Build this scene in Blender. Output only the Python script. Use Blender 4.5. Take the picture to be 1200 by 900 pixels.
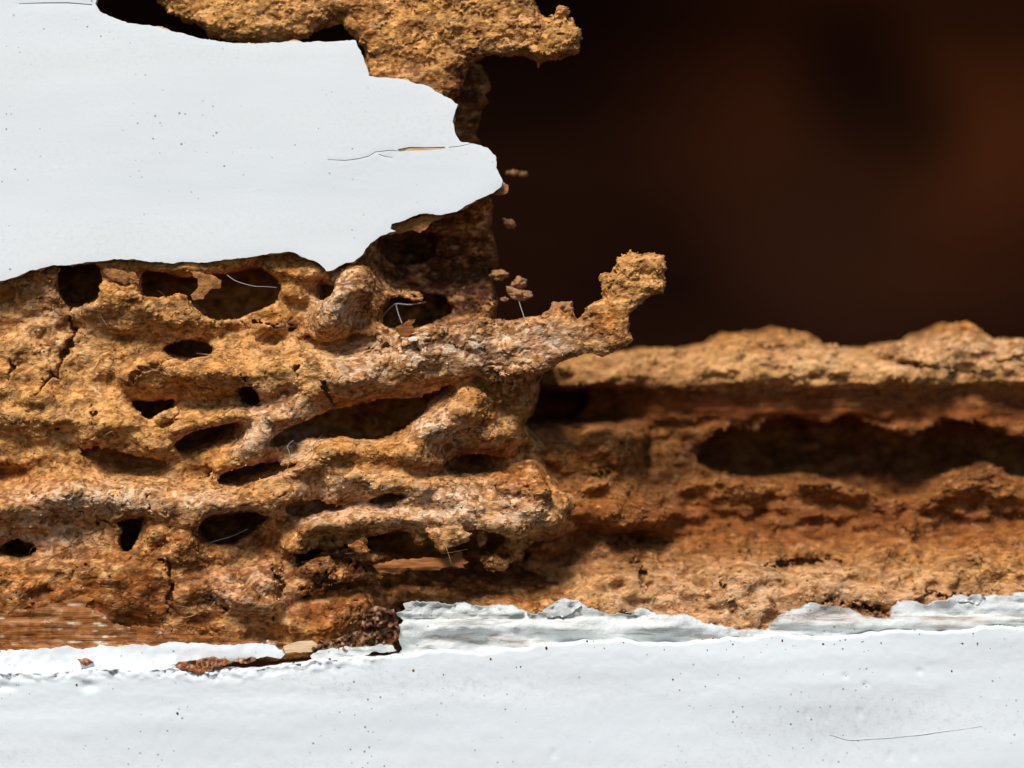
import bpy, bmesh, math, random
import numpy as np
from mathutils import Vector, Matrix, noise as mnoise
from mathutils.geometry import delaunay_2d_cdt

# ------------------------------------------------------------------ frame
# plan unit: 0.2 mm.  x right, y down, d away from the viewer (d = 0 is the face of the painted board)
S = 0.0002
DIST = 3000.0
scene = bpy.context.scene
for o in list(bpy.data.objects):
    bpy.data.objects.remove(o)

cam_d = bpy.data.cameras.new('camera')
cam = bpy.data.objects.new('camera', cam_d)
scene.collection.objects.link(cam)
cam.location = (0, -DIST * S, 0)
cam.rotation_euler = (math.radians(90), 0, 0)
cam_d.sensor_width = 36
cam_d.lens = 36 * DIST / 1200
cam_d.clip_start = 0.01
cam_d.clip_end = 50
cam_d.dof.use_dof = True
cam_d.dof.focus_distance = (DIST - 2) * S
cam_d.dof.aperture_fstop = 4.5
scene.camera = cam

SUN_EL, SUN_AZ = 52.0, 202.0
world = bpy.data.worlds.new('World')
scene.world = world
world.use_nodes = True
wn = world.node_tree
sky = wn.nodes.new('ShaderNodeTexSky')
sky.sky_type = 'NISHITA'
sky.sun_disc = False
sky.sun_elevation = math.radians(SUN_EL)
sky.sun_rotation = math.radians(SUN_AZ)
wn.links.new(sky.outputs[0], wn.nodes['Background'].inputs[0])
wn.nodes['Background'].inputs[1].default_value = 0.055

sun_d = bpy.data.lights.new('sun', 'SUN')
sun_d.energy = 3.0
sun_d.angle = math.radians(18)
sun_d.color = (1.0, 0.96, 0.90)
sun = bpy.data.objects.new('sun', sun_d)
scene.collection.objects.link(sun)
a, e = math.radians(SUN_AZ), math.radians(SUN_EL)
sdir = Vector((math.sin(a) * math.cos(e), math.cos(a) * math.cos(e), math.sin(e)))
sun.rotation_euler = sdir.to_track_quat('Z', 'Y').to_euler()
sun.location = sdir * 2

scene.view_settings.view_transform = 'Standard'
scene.view_settings.look = 'None'
scene.view_settings.gamma = 1
scene.view_settings.exposure = 0.64

rng = np.random.default_rng(7)
random.seed(7)


# ------------------------------------------------------------------ helpers
def W(x, y, d):
    return ((x - 600) * S, d * S, (450 - y) * S)


def at(px, py, d):
    """plan point that the eye line through picture point (px, py) reaches at depth d"""
    k = 1 + d / DIST
    return 600 + (px - 600) * k, 450 + (py - 450) * k


def lin(r, g, b):
    c = np.array([r, g, b]) / 255.0
    return np.where(c <= 0.04045, c / 12.92, ((c + 0.055) / 1.055) ** 2.4)


def link(o, parent=None):
    scene.collection.objects.link(o)
    if parent:
        o.parent = parent
    return o


def props(o, label=None, cat=None, group=None, kind=None):
    for k, v in (('label', label), ('category', cat), ('group', group), ('kind', kind)):
        if v:
            o[k] = v
    return o


def thing(name, label, cat, group=None):
    o = bpy.data.objects.new(name, None)
    o.empty_display_size = 0.01
    link(o)
    return props(o, label, cat, group)


def mesh_np(name, verts, faces, mat, parent=None, colors=None, smooth=True):
    """verts in plan units, faces an (n,3) or (n,4) array"""
    v = np.asarray(verts, dtype=np.float64)
    co = np.empty_like(v, dtype=np.float32)
    co[:, 0] = (v[:, 0] - 600) * S
    co[:, 1] = v[:, 2] * S
    co[:, 2] = (450 - v[:, 1]) * S
    f = np.asarray(faces, dtype=np.int32)
    me = bpy.data.meshes.new(name)
    me.vertices.add(len(co))
    me.vertices.foreach_set('co', co.ravel())
    n, k = f.shape
    me.loops.add(n * k)
    me.loops.foreach_set('vertex_index', f.ravel())
    me.polygons.add(n)
    me.polygons.foreach_set('loop_start', np.arange(0, n * k, k, dtype=np.int32))
    me.polygons.foreach_set('loop_total', np.full(n, k, dtype=np.int32))
    me.update(calc_edges=True)
    me.validate()
    if smooth:
        me.polygons.foreach_set('use_smooth', np.ones(len(me.polygons), dtype=bool))
    if colors is not None:
        at_ = me.color_attributes.new('tone', 'FLOAT_COLOR', 'POINT')
        c4 = np.ones((len(co), 4), dtype=np.float32)
        c4[:, :3] = colors
        at_.data.foreach_set('color', c4.ravel())
    me.materials.append(mat)
    o = bpy.data.objects.new(name, me)
    return link(o, parent)


# ------------------------------------------------------------------ noise volumes (periodic, sampled trilinearly)
def spectral_tile(n, lo, hi, seed, power=0.0):
    r = np.random.default_rng(seed)
    w = r.standard_normal((n, n, n)).astype(np.float32)
    F = np.fft.rfftn(w)
    k = np.fft.fftfreq(n) * n
    kz = np.fft.rfftfreq(n) * n
    kk = np.sqrt(k[:, None, None] ** 2 + k[None, :, None] ** 2 + kz[None, None, :] ** 2)
    g = np.where((kk >= lo) & (kk <= hi), np.maximum(kk, 1) ** (-power), 0)
    t = np.fft.irfftn(F * g, s=(n, n, n)).astype(np.float32)
    return t / t.std()


def cell_tile(n, cells, seed):
    r = np.random.default_rng(seed)
    pts = r.random((cells, cells, cells, 3)).astype(np.float32)
    val = r.random((cells, cells, cells)).astype(np.float32)
    c = (np.arange(n) + 0.0) * cells / n
    ci = np.floor(c).astype(int)
    cf = (c - ci).astype(np.float32)
    best = np.full((n, n, n), 9.0, np.float32)
    second = np.full((n, n, n), 9.0, np.float32)
    bv = np.zeros((n, n, n), np.float32)
    for i in (-1, 0, 1):
        for j in (-1, 0, 1):
            for k in (-1, 0, 1):
                I, J, K = np.ix_((ci + i) % cells, (ci + j) % cells, (ci + k) % cells)
                p = pts[I, J, K]
                q = (p[..., 0] + i - cf[:, None, None]) ** 2 + (p[..., 1] + j - cf[None, :, None]) ** 2 + (p[..., 2] + k - cf[None, None, :]) ** 2
                m = q < best
                second = np.where(m, best, np.minimum(second, q))
                bv = np.where(m, val[I, J, K], bv)
                best = np.where(m, q, best)
    return np.sqrt(best), np.sqrt(second), bv


def samp(tile, x, y, z, per):
    """per: size of one tile in plan units, scalar or 3-tuple"""
    n = tile.shape[0]
    if np.isscalar(per):
        per = (per, per, per)
    out = None
    fx = np.asarray(x, np.float32) * np.float32(n / per[0])
    fy = np.asarray(y, np.float32) * np.float32(n / per[1])
    fz = np.asarray(z, np.float32) * np.float32(n / per[2])
    ix, iy, iz = np.floor(fx).astype(np.int32), np.floor(fy).astype(np.int32), np.floor(fz).astype(np.int32)
    fx -= ix; fy -= iy; fz -= iz
    ix %= n; iy %= n; iz %= n
    jx, jy, jz = (ix + 1) % n, (iy + 1) % n, (iz + 1) % n
    flat = tile.ravel()
    def g(a_, b_, c_):
        return flat[(a_ * n + b_) * n + c_]
    c00 = g(ix, iy, iz) * (1 - fx) + g(jx, iy, iz) * fx
    c10 = g(ix, jy, iz) * (1 - fx) + g(jx, jy, iz) * fx
    c01 = g(ix, iy, jz) * (1 - fx) + g(jx, iy, jz) * fx
    c11 = g(ix, jy, jz) * (1 - fx) + g(jx, jy, jz) * fx
    return (c00 * (1 - fy) + c10 * fy) * (1 - fz) + (c01 * (1 - fy) + c11 * fy) * fz


T_SM = spectral_tile(64, 3, 8, 1, 0.6)       # smooth lumps
T_FB = spectral_tile(128, 3, 48, 2, 1.5)     # fractal
C_F1, C_F2, C_ID = cell_tile(96, 14, 3)      # frass pellets


# ------------------------------------------------------------------ distance fields
def sd_poly(pts, X, Y):
    p = np.asarray(pts, np.float32)
    d = np.full(np.broadcast(X, Y).shape, 1e9, np.float32)
    s = np.ones(d.shape, bool)
    n = len(p)
    for i in range(n):
        ax, ay = p[i]
        bx, by = p[i - 1]
        ex, ey = bx - ax, by - ay
        wx, wy = X - ax, Y - ay
        t = np.clip((wx * ex + wy * ey) / (ex * ex + ey * ey + 1e-9), 0, 1)
        d = np.minimum(d, (wx - ex * t) ** 2 + (wy - ey * t) ** 2)
        c1, c2, c3 = Y >= ay, Y < by, ex * wy > ey * wx
        s ^= (c1 & c2 & c3) | (~c1 & ~c2 & ~c3)
    return np.where(s, 1, -1) * np.sqrt(d)


def smax(a_, b_, k):
    h = np.maximum(k - np.abs(a_ - b_), 0) / k
    return np.maximum(a_, b_) + h * h * (k * 0.25)


def smin(a_, b_, k):
    return -smax(-a_, -b_, k)


def rnd_poly(pts, n=6):
    """closed Catmull-Rom through pts"""
    p = np.asarray(pts, float)
    out = []
    m = len(p)
    for i in range(m):
        p0, p1, p2, p3 = p[i - 1], p[i], p[(i + 1) % m], p[(i + 2) % m]
        for t in np.linspace(0, 1, n, endpoint=False):
            out.append(0.5 * ((2 * p1) + (-p0 + p2) * t + (2 * p0 - 5 * p1 + 4 * p2 - p3) * t * t + (-p0 + 3 * p1 - 3 * p2 + p3) * t ** 3))
    return np.array(out)


def line_bump(X, Y, pts, r, h):
    """rounded ridge along a polyline: pts (x, y[, radius factor])"""
    best = np.full(X.shape, 1e9, np.float32)
    for (x0, y0), (x1, y1) in zip(pts[:-1], pts[1:]):
        ex, ey = x1 - x0, y1 - y0
        t = np.clip(((X - x0) * ex + (Y - y0) * ey) / (ex * ex + ey * ey), 0, 1)
        best = np.minimum(best, (X - x0 - ex * t) ** 2 + (Y - y0 - ey * t) ** 2)
    q = best / (r * r)
    return h * np.maximum(0, 1 - q * 0.45) ** 2 * (1.0)


class Field:
    def __init__(self, x0, x1, y0, y1, z0, z1, h):
        self.h = h
        self.x = np.arange(x0, x1, h, dtype=np.float32)
        self.y = np.arange(y0, y1, h, dtype=np.float32)
        self.z = np.arange(z0, z1, h, dtype=np.float32)
        self.F = None

    def from_height(self, Hm):
        gx, gy = np.gradient(Hm, self.h)
        g = (1 / np.sqrt(1 + gx * gx + gy * gy)).astype(np.float32)
        g = np.maximum(g, 0.35)
        self.H = Hm
        self.F = (Hm[:, :, None] - self.z[None, None, :]) * g[:, :, None]

    def box(self, x0, x1, y0, y1, z0=-1e9, z1=1e9):
        s = lambda a_, lo, hi: slice(int(np.searchsorted(a_, lo)), max(int(np.searchsorted(a_, lo)) + 1, int(np.searchsorted(a_, hi))))
        return s(self.x, x0, x1), s(self.y, y0, y1), s(self.z, z0, z1)

    def carve(self, pts, depth=400, slant=(0, 0), taper=0.0, k=7, smooth=True, zref=20):
        p = rnd_poly(pts, 4) if smooth else np.asarray(pts, float)
        zz = min(depth + 60, self.z[-1])
        gx = [min(0, slant[0] * (zz - zref)), max(0, slant[0] * (zz - zref))]
        gy = [min(0, slant[1] * (zz - zref)), max(0, slant[1] * (zz - zref))]
        ex = 14 + abs(min(taper, 0)) * zz
        bx = self.box(p[:, 0].min() + gx[0] - ex, p[:, 0].max() + gx[1] + ex, p[:, 1].min() + gy[0] - ex, p[:, 1].max() + gy[1] + ex, -1e9, 1e9)
        X = self.x[bx[0]][:, None, None]; Y = self.y[bx[1]][None, :, None]; Z = self.z[bx[2]][None, None, :]
        q = np.maximum(Z - zref, 0)
        f = sd_poly(p, X - slant[0] * q, Y - slant[1] * q) + taper * q
        if depth < 300:
            f = smax(f * 0.8, Z - np.minimum(self.H[bx[0], bx[1]][:, :, None] + depth, self.z[-1] - 14), 16)
        self.F[bx] = smax(self.F[bx], -f, k)

    def slab(self, pts, zc, t, k=12, join=8, smooth=False, ztilt=(0, 0)):
        p = rnd_poly(pts, 4) if smooth else np.asarray(pts, float)
        bx = self.box(p[:, 0].min() - 20, p[:, 0].max() + 20, p[:, 1].min() - 20, p[:, 1].max() + 20, zc - t - 40, zc + t + 40)
        X = self.x[bx[0]][:, None]; Y = self.y[bx[1]][None, :]; Z = self.z[bx[2]][None, None, :]
        s2 = sd_poly(p, X, Y)
        c = zc + ztilt[0] * (X - p[:, 0].mean()) + ztilt[1] * (Y - p[:, 1].mean())
        f = smax(s2[:, :, None], np.abs(Z - c[:, :, None]) - t, k)
        self.F[bx] = smin(self.F[bx], f, join)

    def clip2d(self, pts, k=14):
        s2 = sd_poly(np.asarray(pts, float), self.x[:, None], self.y[None, :])
        for i0 in range(0, len(self.x), 64):
            self.F[i0:i0 + 64] = smax(self.F[i0:i0 + 64], s2[i0:i0 + 64, :, None], k)

    def crack(self, pts, r=1.8, depth=14):
        p = np.asarray(pts, float)
        bx = self.box(p[:, 0].min() - 8, p[:, 0].max() + 8, p[:, 1].min() - 8, p[:, 1].max() + 8)
        X = self.x[bx[0]][:, None]; Y = self.y[bx[1]][None, :]
        X = X + 2.2 * samp(T_SM, X, Y, 0 * X + 0 * Y, 60) ; Y = Y + 2.2 * samp(T_SM, X, Y, 0 * X + 31, 50)
        best = np.full(X.shape, 1e9)
        n = len(p) - 1
        for i in range(n):
            (x0, y0), (x1, y1) = p[i], p[i + 1]
            ex, ey = x1 - x0, y1 - y0
            t = np.clip(((X - x0) * ex + (Y - y0) * ey) / (ex * ex + ey * ey), 0, 1)
            best = np.minimum(best, np.hypot(X - x0 - ex * t, Y - y0 - ey * t) - r * (1 - 0.5 * abs((i + t) / n * 2 - 1)))
        f = np.maximum(best[:, :, None] * np.ones_like(self.z[bx[2]])[None, None, :], self.z[bx[2]][None, None, :] - (self.H[bx[0], bx[1]][:, :, None] + depth))
        self.F[bx] = np.maximum(self.F[bx], -f.astype(np.float32))

    def rough(self, fn, band=10):
        for i0 in range(0, len(self.x), 96):
            blk = self.F[i0:i0 + 96]
            idx = np.nonzero(np.abs(blk) < band)
            X = self.x[i0:i0 + 96][idx[0]]; Y = self.y[idx[1]]; Z = self.z[idx[2]]
            blk[idx] += fn(X, Y, Z).astype(np.float32)

    def mesh(self):
        F, h = self.F, self.h
        ins = F < 0
        nx, ny, nz = F.shape
        c = np.zeros((nx - 1, ny - 1, nz - 1), np.uint8)
        for i in (0, 1):
            for j in (0, 1):
                for k in (0, 1):
                    c += ins[i:nx - 1 + i, j:ny - 1 + j, k:nz - 1 + k]
        act = np.nonzero((c > 0) & (c < 8))
        del c
        na = len(act[0])
        acc = np.zeros((na, 3), np.float32)
        cnt = np.zeros(na, np.float32)
        val = {}
        for i in (0, 1):
            for j in (0, 1):
                for k in (0, 1):
                    val[i, j, k] = F[act[0] + i, act[1] + j, act[2] + k]
        corners = list(val)
        for a_ in corners:
            for ax in range(3):
                if a_[ax] == 0:
                    b_ = list(a_); b_[ax] = 1; b_ = tuple(b_)
                    va, vb = val[a_], val[b_]
                    m = (va < 0) != (vb < 0)
                    t = va[m] / (va[m] - vb[m])
                    for q in range(3):
                        acc[m, q] += a_[q] if q != ax else t
                    cnt[m] += 1
        acc /= cnt[:, None]
        v = np.stack([self.x[act[0]], self.y[act[1]], self.z[act[2]]], 1) + acc * h
        ids = np.full((nx - 1, ny - 1, nz - 1), -1, np.int32)
        ids[act] = np.arange(na, dtype=np.int32)
        quads = []
        for ax in range(3):
            sl0 = [slice(None)] * 3; sl1 = [slice(None)] * 3
            sl0[ax] = slice(0, -1); sl1[ax] = slice(1, None)
            a_, b_ = ins[tuple(sl0)], ins[tuple(sl1)]
            e_ = np.nonzero(a_ != b_)
            u, w = [q for q in range(3) if q != ax]
            ok = (e_[u] > 0) & (e_[w] > 0) & (e_[u] < F.shape[u] - 1) & (e_[w] < F.shape[w] - 1)
            e_ = [q[ok] for q in e_]
            flip = a_[tuple(e_)]
            def cid(du, dw):
                q = list(e_); q[u] = q[u] - du; q[w] = q[w] - dw
                return ids[tuple(q)]
            q4 = np.stack([cid(1, 1), cid(0, 1), cid(0, 0), cid(1, 0)], 1)
            if ax == 1:
                flip = ~flip
            # plan axes (x, y, d) are right handed the same way as world (x, d, -y)
            q4[~flip] = q4[~flip][:, ::-1]
            quads.append(q4)
        q = np.concatenate(quads)
        q = q[(q >= 0).all(1)]
        return v, q


def drop_small(v, f, keep_min):
    """remove tiny floating islands"""
    lab = np.arange(len(v))
    e_ = np.concatenate([f[:, [0, 1]], f[:, [1, 2]], f[:, [2, 3]]])
    for _ in range(400):
        m = np.minimum(lab[e_[:, 0]], lab[e_[:, 1]])
        old = lab.copy()
        np.minimum.at(lab, e_[:, 0], m)
        np.minimum.at(lab, e_[:, 1], m)
        lab = lab[lab]
        if (old == lab).all():
            break
    u, inv, n = np.unique(lab, return_inverse=True, return_counts=True)
    ok = n[inv] >= keep_min
    f = f[ok[f[:, 0]]]
    new = np.cumsum(ok) - 1
    return v[ok], new[f]


def normals_of(v, f):
    n = np.zeros_like(v)
    fn = np.cross(v[f[:, 2]] - v[f[:, 0]], v[f[:, 3]] - v[f[:, 1]]) if f.shape[1] == 4 else np.cross(v[f[:, 1]] - v[f[:, 0]], v[f[:, 2]] - v[f[:, 0]])
    for k in range(f.shape[1]):
        np.add.at(n, f[:, k], fn)
    return n / (np.linalg.norm(n, axis=1, keepdims=True) + 1e-9)


# ------------------------------------------------------------------ materials
def new_mat(name):
    m = bpy.data.materials.new(name)
    m.use_nodes = True
    nt = m.node_tree
    b = nt.nodes['Principled BSDF']
    return m, nt, b


def nd(nt, t, **kw):
    n = nt.nodes.new(t)
    for k, v in kw.items():
        if k in ('operation', 'data_type', 'blend_type', 'feature', 'layer_name', 'distance_metric'):
            setattr(n, k, v)
        else:
            n.inputs[k].default_value = v
    return n


def coords(nt, scale=(1, 1, 1)):
    tc = nt.nodes.new('ShaderNodeTexCoord')
    mp = nt.nodes.new('ShaderNodeMapping')
    mp.inputs['Scale'].default_value = [s / S for s in scale]      # plan units
    nt.links.new(tc.outputs['Object'], mp.inputs['Vector'])
    return mp.outputs[0]


def ramp(nt, src, stops):
    r = nt.nodes.new('ShaderNodeValToRGB')
    el = r.color_ramp.elements
    while len(el) < len(stops):
        el.new(0.5)
    for q, (p, c) in zip(el, stops):
        q.position = p
        q.color = (*c, 1) if len(c) == 3 else c
    nt.links.new(src, r.inputs[0])
    return r.outputs[0]


def mixc(nt, fac, a_, b_, blend='MIX'):
    m = nt.nodes.new('ShaderNodeMix')
    m.data_type = 'RGBA'
    m.blend_type = blend
    for key, v in ((0, fac), (6, a_), (7, b_)):
        if hasattr(v, 'is_linked'):
            nt.links.new(v, m.inputs[key])
        else:
            m.inputs[key].default_value = v if key == 0 else (*v, 1)
    return m.outputs[2]


def wood_material(name, bump=0.6, grainy=False, fleck=0.75, soft=1.0):
    m, nt, b = new_mat(name)
    L = nt.links.new
    at_ = nt.nodes.new('ShaderNodeAttribute')
    at_.attribute_name = 'tone'
    c = coords(nt, (0.35, 1, 1) if not grainy else (0.05, 1, 1))
    n1 = nd(nt, 'ShaderNodeTexNoise', Scale=0.28, Detail=5.0, Roughness=0.7)
    L(c, n1.inputs['Vector'])
    n2 = nd(nt, 'ShaderNodeTexNoise', Scale=0.75, Detail=3.0, Roughness=0.6)
    L(c, n2.inputs['Vector'])
    v = ramp(nt, n1.outputs[0], [(0.25, (0.55, 0.50, 0.45)), (0.5, (1, 1, 1)), (0.75, (1.16, 1.16, 1.16))])
    col = mixc(nt, 1.0, at_.outputs['Color'], v, 'MULTIPLY')
    # single pellets: each its own tint, thin dark seams between some of them
    cw = coords(nt, (fleck, 1, 1))
    wn_ = nd(nt, 'ShaderNodeTexNoise', Scale=0.12, Detail=2.0)
    L(cw, wn_.inputs['Vector'])
    wv = nd(nt, 'ShaderNodeVectorMath', operation='MULTIPLY_ADD')
    L(wn_.outputs['Color'], wv.inputs[0]); wv.inputs[1].default_value = (9, 9, 9); L(cw, wv.inputs[2])
    vo = nd(nt, 'ShaderNodeTexVoronoi', Scale=0.16)
    L(wv.outputs[0], vo.inputs['Vector'])
    sp_ = nt.nodes.new('ShaderNodeSeparateColor'); L(vo.outputs['Color'], sp_.inputs[0])
    col = mixc(nt, 1.0, col, ramp(nt, sp_.outputs[0], [(q_, tuple(1 + soft * (w_ - 1) for w_ in c_)) for q_, c_ in ((0.0, (0.62, 0.58, 0.55)), (0.5, (1, 1, 1)), (0.85, (1.1, 1.1, 1.1)), (1.0, (1.32, 1.33, 1.34)))]), 'MULTIPLY')
    ve = nd(nt, 'ShaderNodeTexVoronoi', feature='DISTANCE_TO_EDGE', Scale=0.085)
    L(wv.outputs[0], ve.inputs['Vector'])
    n3 = nd(nt, 'ShaderNodeTexNoise', Scale=0.03, Detail=2.0); L(cw, n3.inputs['Vector'])
    seam = ramp(nt, ve.outputs['Distance'], [(0.0, (1, 1, 1)), (0.07, (0, 0, 0))])
    sm = nd(nt, 'ShaderNodeMath', operation='MULTIPLY'); L(seam, sm.inputs[0])
    L(ramp(nt, n3.outputs[0], [(0.50, (0, 0, 0)), (0.66, (0.75, 0.75, 0.75))]), sm.inputs[1])
    col = mixc(nt, sm.outputs[0], col, tuple(lin(64, 38, 24)))
    L(col, b.inputs['Base Color'])
    b.inputs['Roughness'].default_value = 0.85
    b.inputs['Specular IOR Level'].default_value = 0.1
    add = nd(nt, 'ShaderNodeMath', operation='ADD')
    L(n1.outputs[0], add.inputs[0]); L(n2.outputs[0], add.inputs[1])
    ad3 = nd(nt, 'ShaderNodeMath', operation='SUBTRACT'); L(add.outputs[0], ad3.inputs[0]); L(sm.outputs[0], ad3.inputs[1])
    add = ad3
    bp = nd(nt, 'ShaderNodeBump', Strength=bump, Distance=3.2 * S)
    L(add.outputs[0], bp.inputs['Height'])
    L(bp.outputs[0], b.inputs['Normal'])
    return m


def paint_material(name, base, speck=0.5, streak=0.3, dirt=0.0, bump=0.25, stain=0.0):
    m, nt, b = new_mat(name)
    L = nt.links.new
    c = coords(nt)
    cs = coords(nt, (0.12, 1, 1))
    big = nd(nt, 'ShaderNodeTexNoise', Scale=0.006, Detail=3.0, Roughness=0.55)
    L(cs, big.inputs['Vector'])
    v = ramp(nt, big.outputs[0], [(0.3, (0.93, 0.945, 0.95)), (0.55, (1, 1, 1)), (0.78, (1.0, 0.975, 0.92))])
    col = mixc(nt, 1.0, base, v, 'MULTIPLY')
    # pin holes and dust specks
    vor = nd(nt, 'ShaderNodeTexVoronoi', Scale=0.085, Randomness=1.0)
    vor.voronoi_dimensions = '2D'
    sx_ = nt.nodes.new('ShaderNodeSeparateXYZ'); cx_ = nt.nodes.new('ShaderNodeCombineXYZ')
    L(c, sx_.inputs[0]); L(sx_.outputs[0], cx_.inputs[0]); L(sx_.outputs[2], cx_.inputs[1])
    L(cx_.outputs[0], vor.inputs['Vector'])
    sep = nt.nodes.new('ShaderNodeSeparateColor')
    L(vor.outputs['Color'], sep.inputs[0])
    rad = nd(nt, 'ShaderNodeMapRange')
    rad.inputs['From Min'].default_value = 1 - speck; rad.inputs['From Max'].default_value = 1.0
    rad.inputs['To Min'].default_value = -0.02; rad.inputs['To Max'].default_value = 0.13
    L(sep.outputs[2], rad.inputs['Value'])
    lt = nd(nt, 'ShaderNodeMath', operation='SUBTRACT')
    L(rad.outputs[0], lt.inputs[0]); L(vor.outputs['Distance'], lt.inputs[1])
    fac = nd(nt, 'ShaderNodeMapRange')
    fac.inputs['From Min'].default_value = -0.01; fac.inputs['From Max'].default_value = 0.03
    fac.inputs['To Max'].default_value = 0.65
    L(lt.outputs[0], fac.inputs['Value'])
    clump = nd(nt, 'ShaderNodeTexNoise', Scale=0.009, Detail=2.0)
    L(c, clump.inputs['Vector'])
    cl = ramp(nt, clump.outputs[0], [(0.47, (0.0, 0.0, 0.0)), (0.58, (1, 1, 1))])
    ff = nd(nt, 'ShaderNodeMath', operation='MULTIPLY')
    L(fac.outputs[0], ff.inputs[0]); L(cl, ff.inputs[1])
    col = mixc(nt, ff.outputs[0], col, (0.06, 0.065, 0.08))
    # grime
    g1 = nd(nt, 'ShaderNodeTexNoise', Scale=0.16, Detail=6.0, Roughness=0.75)
    L(c, g1.inputs['Vector'])
    g2 = nd(nt, 'ShaderNodeTexNoise', Scale=0.012, Detail=2.0)
    L(cs, g2.inputs['Vector'])
    gm = nd(nt, 'ShaderNodeMath', operation='MULTIPLY')
    L(ramp(nt, g1.outputs[0], [(0.5, (0, 0, 0)), (0.72, (1, 1, 1))]), gm.inputs[0])
    L(ramp(nt, g2.outputs[0], [(0.45, (0, 0, 0)), (0.7, (1, 1, 1))]), gm.inputs[1])
    gs = nd(nt, 'ShaderNodeMath', operation='MULTIPLY')
    L(gm.outputs[0], gs.inputs[0]); gs.inputs[1].default_value = 0.35 + dirt
    col = mixc(nt, gs.outputs[0], col, (0.42, 0.42, 0.40))
    if stain:
        s1 = nd(nt, 'ShaderNodeTexNoise', Scale=0.05, Detail=6.0, Roughness=0.7)
        L(cs, s1.inputs['Vector'])
        col = mixc(nt, ramp(nt, s1.outputs[0], [(0.52, (0, 0, 0)), (0.72, (stain,) * 3)]), col, tuple(lin(140, 96, 60)))
        s2 = nd(nt, 'ShaderNodeTexNoise', Scale=0.10, Detail=4.0, Roughness=0.6)
        L(cs, s2.inputs['Vector'])
        col = mixc(nt, ramp(nt, s2.outputs[0], [(0.55, (0, 0, 0)), (0.66, (0.7,) * 3)]), col, (0.20, 0.21, 0.19))
    L(col, b.inputs['Base Color'])
    b.inputs['Roughness'].default_value = 0.5
    b.inputs['Specular IOR Level'].default_value = 0.3
    fine = nd(nt, 'ShaderNodeTexNoise', Scale=0.22, Detail=4.0, Roughness=0.6)
    L(c, fine.inputs['Vector'])
    st = nd(nt, 'ShaderNodeTexNoise', Scale=0.05, Detail=3.0)
    L(cs, st.inputs['Vector'])
    ad = nd(nt, 'ShaderNodeMath', operation='ADD')
    L(fine.outputs[0], ad.inputs[0]); L(st.outputs[0], ad.inputs[1])
    ad2 = nd(nt, 'ShaderNodeMath', operation='SUBTRACT')
    L(ad.outputs[0], ad2.inputs[0]); L(ff.outputs[0], ad2.inputs[1])
    bp = nd(nt, 'ShaderNodeBump', Strength=bump, Distance=2.0 * S)
    L(ad2.outputs[0], bp.inputs['Height'])
    L(bp.outputs[0], b.inputs['Normal'])
    return m


def plain_material(name, col, rough=0.7, var=0.3, scale=0.2, bump=0.4, stretch=1.0):
    m, nt, b = new_mat(name)
    L = nt.links.new
    c = coords(nt, (stretch, 1, 1))
    n1 = nd(nt, 'ShaderNodeTexNoise', Scale=scale, Detail=5.0, Roughness=0.65)
    L(c, n1.inputs['Vector'])
    v = ramp(nt, n1.outputs[0], [(0.3, (1 - var,) * 3), (0.7, (1 + var,) * 3)])
    L(mixc(nt, 1.0, tuple(col), v, 'MULTIPLY'), b.inputs['Base Color'])
    b.inputs['Roughness'].default_value = rough
    b.inputs['Specular IOR Level'].default_value = 0.25
    bp = nd(nt, 'ShaderNodeBump', Strength=bump, Distance=2.5 * S)
    L(n1.outputs[0], bp.inputs['Height'])
    L(bp.outputs[0], b.inputs['Normal'])
    return m


M_WOOD = wood_material('eaten_wood')
M_REAR = wood_material('rotten_rail_wood', 0.8, fleck=0.5, soft=0.9)
M_GRAIN = wood_material('bare_grain', 0.5, True)
M_PAINT = paint_material('white_board_paint', (0.735, 0.768, 0.785), speck=0.35, bump=0.09)
M_SILL = paint_material('white_sill_paint', (0.735, 0.77, 0.79), speck=0.55, dirt=0.2, bump=0.08)
M_OLD = paint_material('old_grey_paint', (0.58, 0.60, 0.585), speck=0.6, dirt=0.45, bump=0.7, stain=0.8)
M_FRASS = plain_material('frass', lin(150, 108, 72), 0.85, 0.45, 0.3, 0.6)
M_CHIP = plain_material('paint_chip', lin(226, 214, 200), 0.6, 0.12, 0.2, 0.3)
M_SPLINT = plain_material('raw_splinter', lin(150, 92, 46), 0.75, 0.5, 0.3, 0.9, 0.09)
M_SLIVER = plain_material('raw_sliver', lin(206, 176, 140), 0.7, 0.25, 0.35, 0.6, 0.08)
M_FLAKE = plain_material('frass_flake', lin(165, 112, 62), 0.8, 0.5, 0.25, 0.9, 0.6)
M_SILK = plain_material('spider_silk', (0.42, 0.41, 0.40), 0.5, 0.05, 0.2, 0.0)
M_SCRATCH = plain_material('scratch', (0.45, 0.46, 0.47), 0.6, 0.1, 0.2, 0.0)

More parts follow.
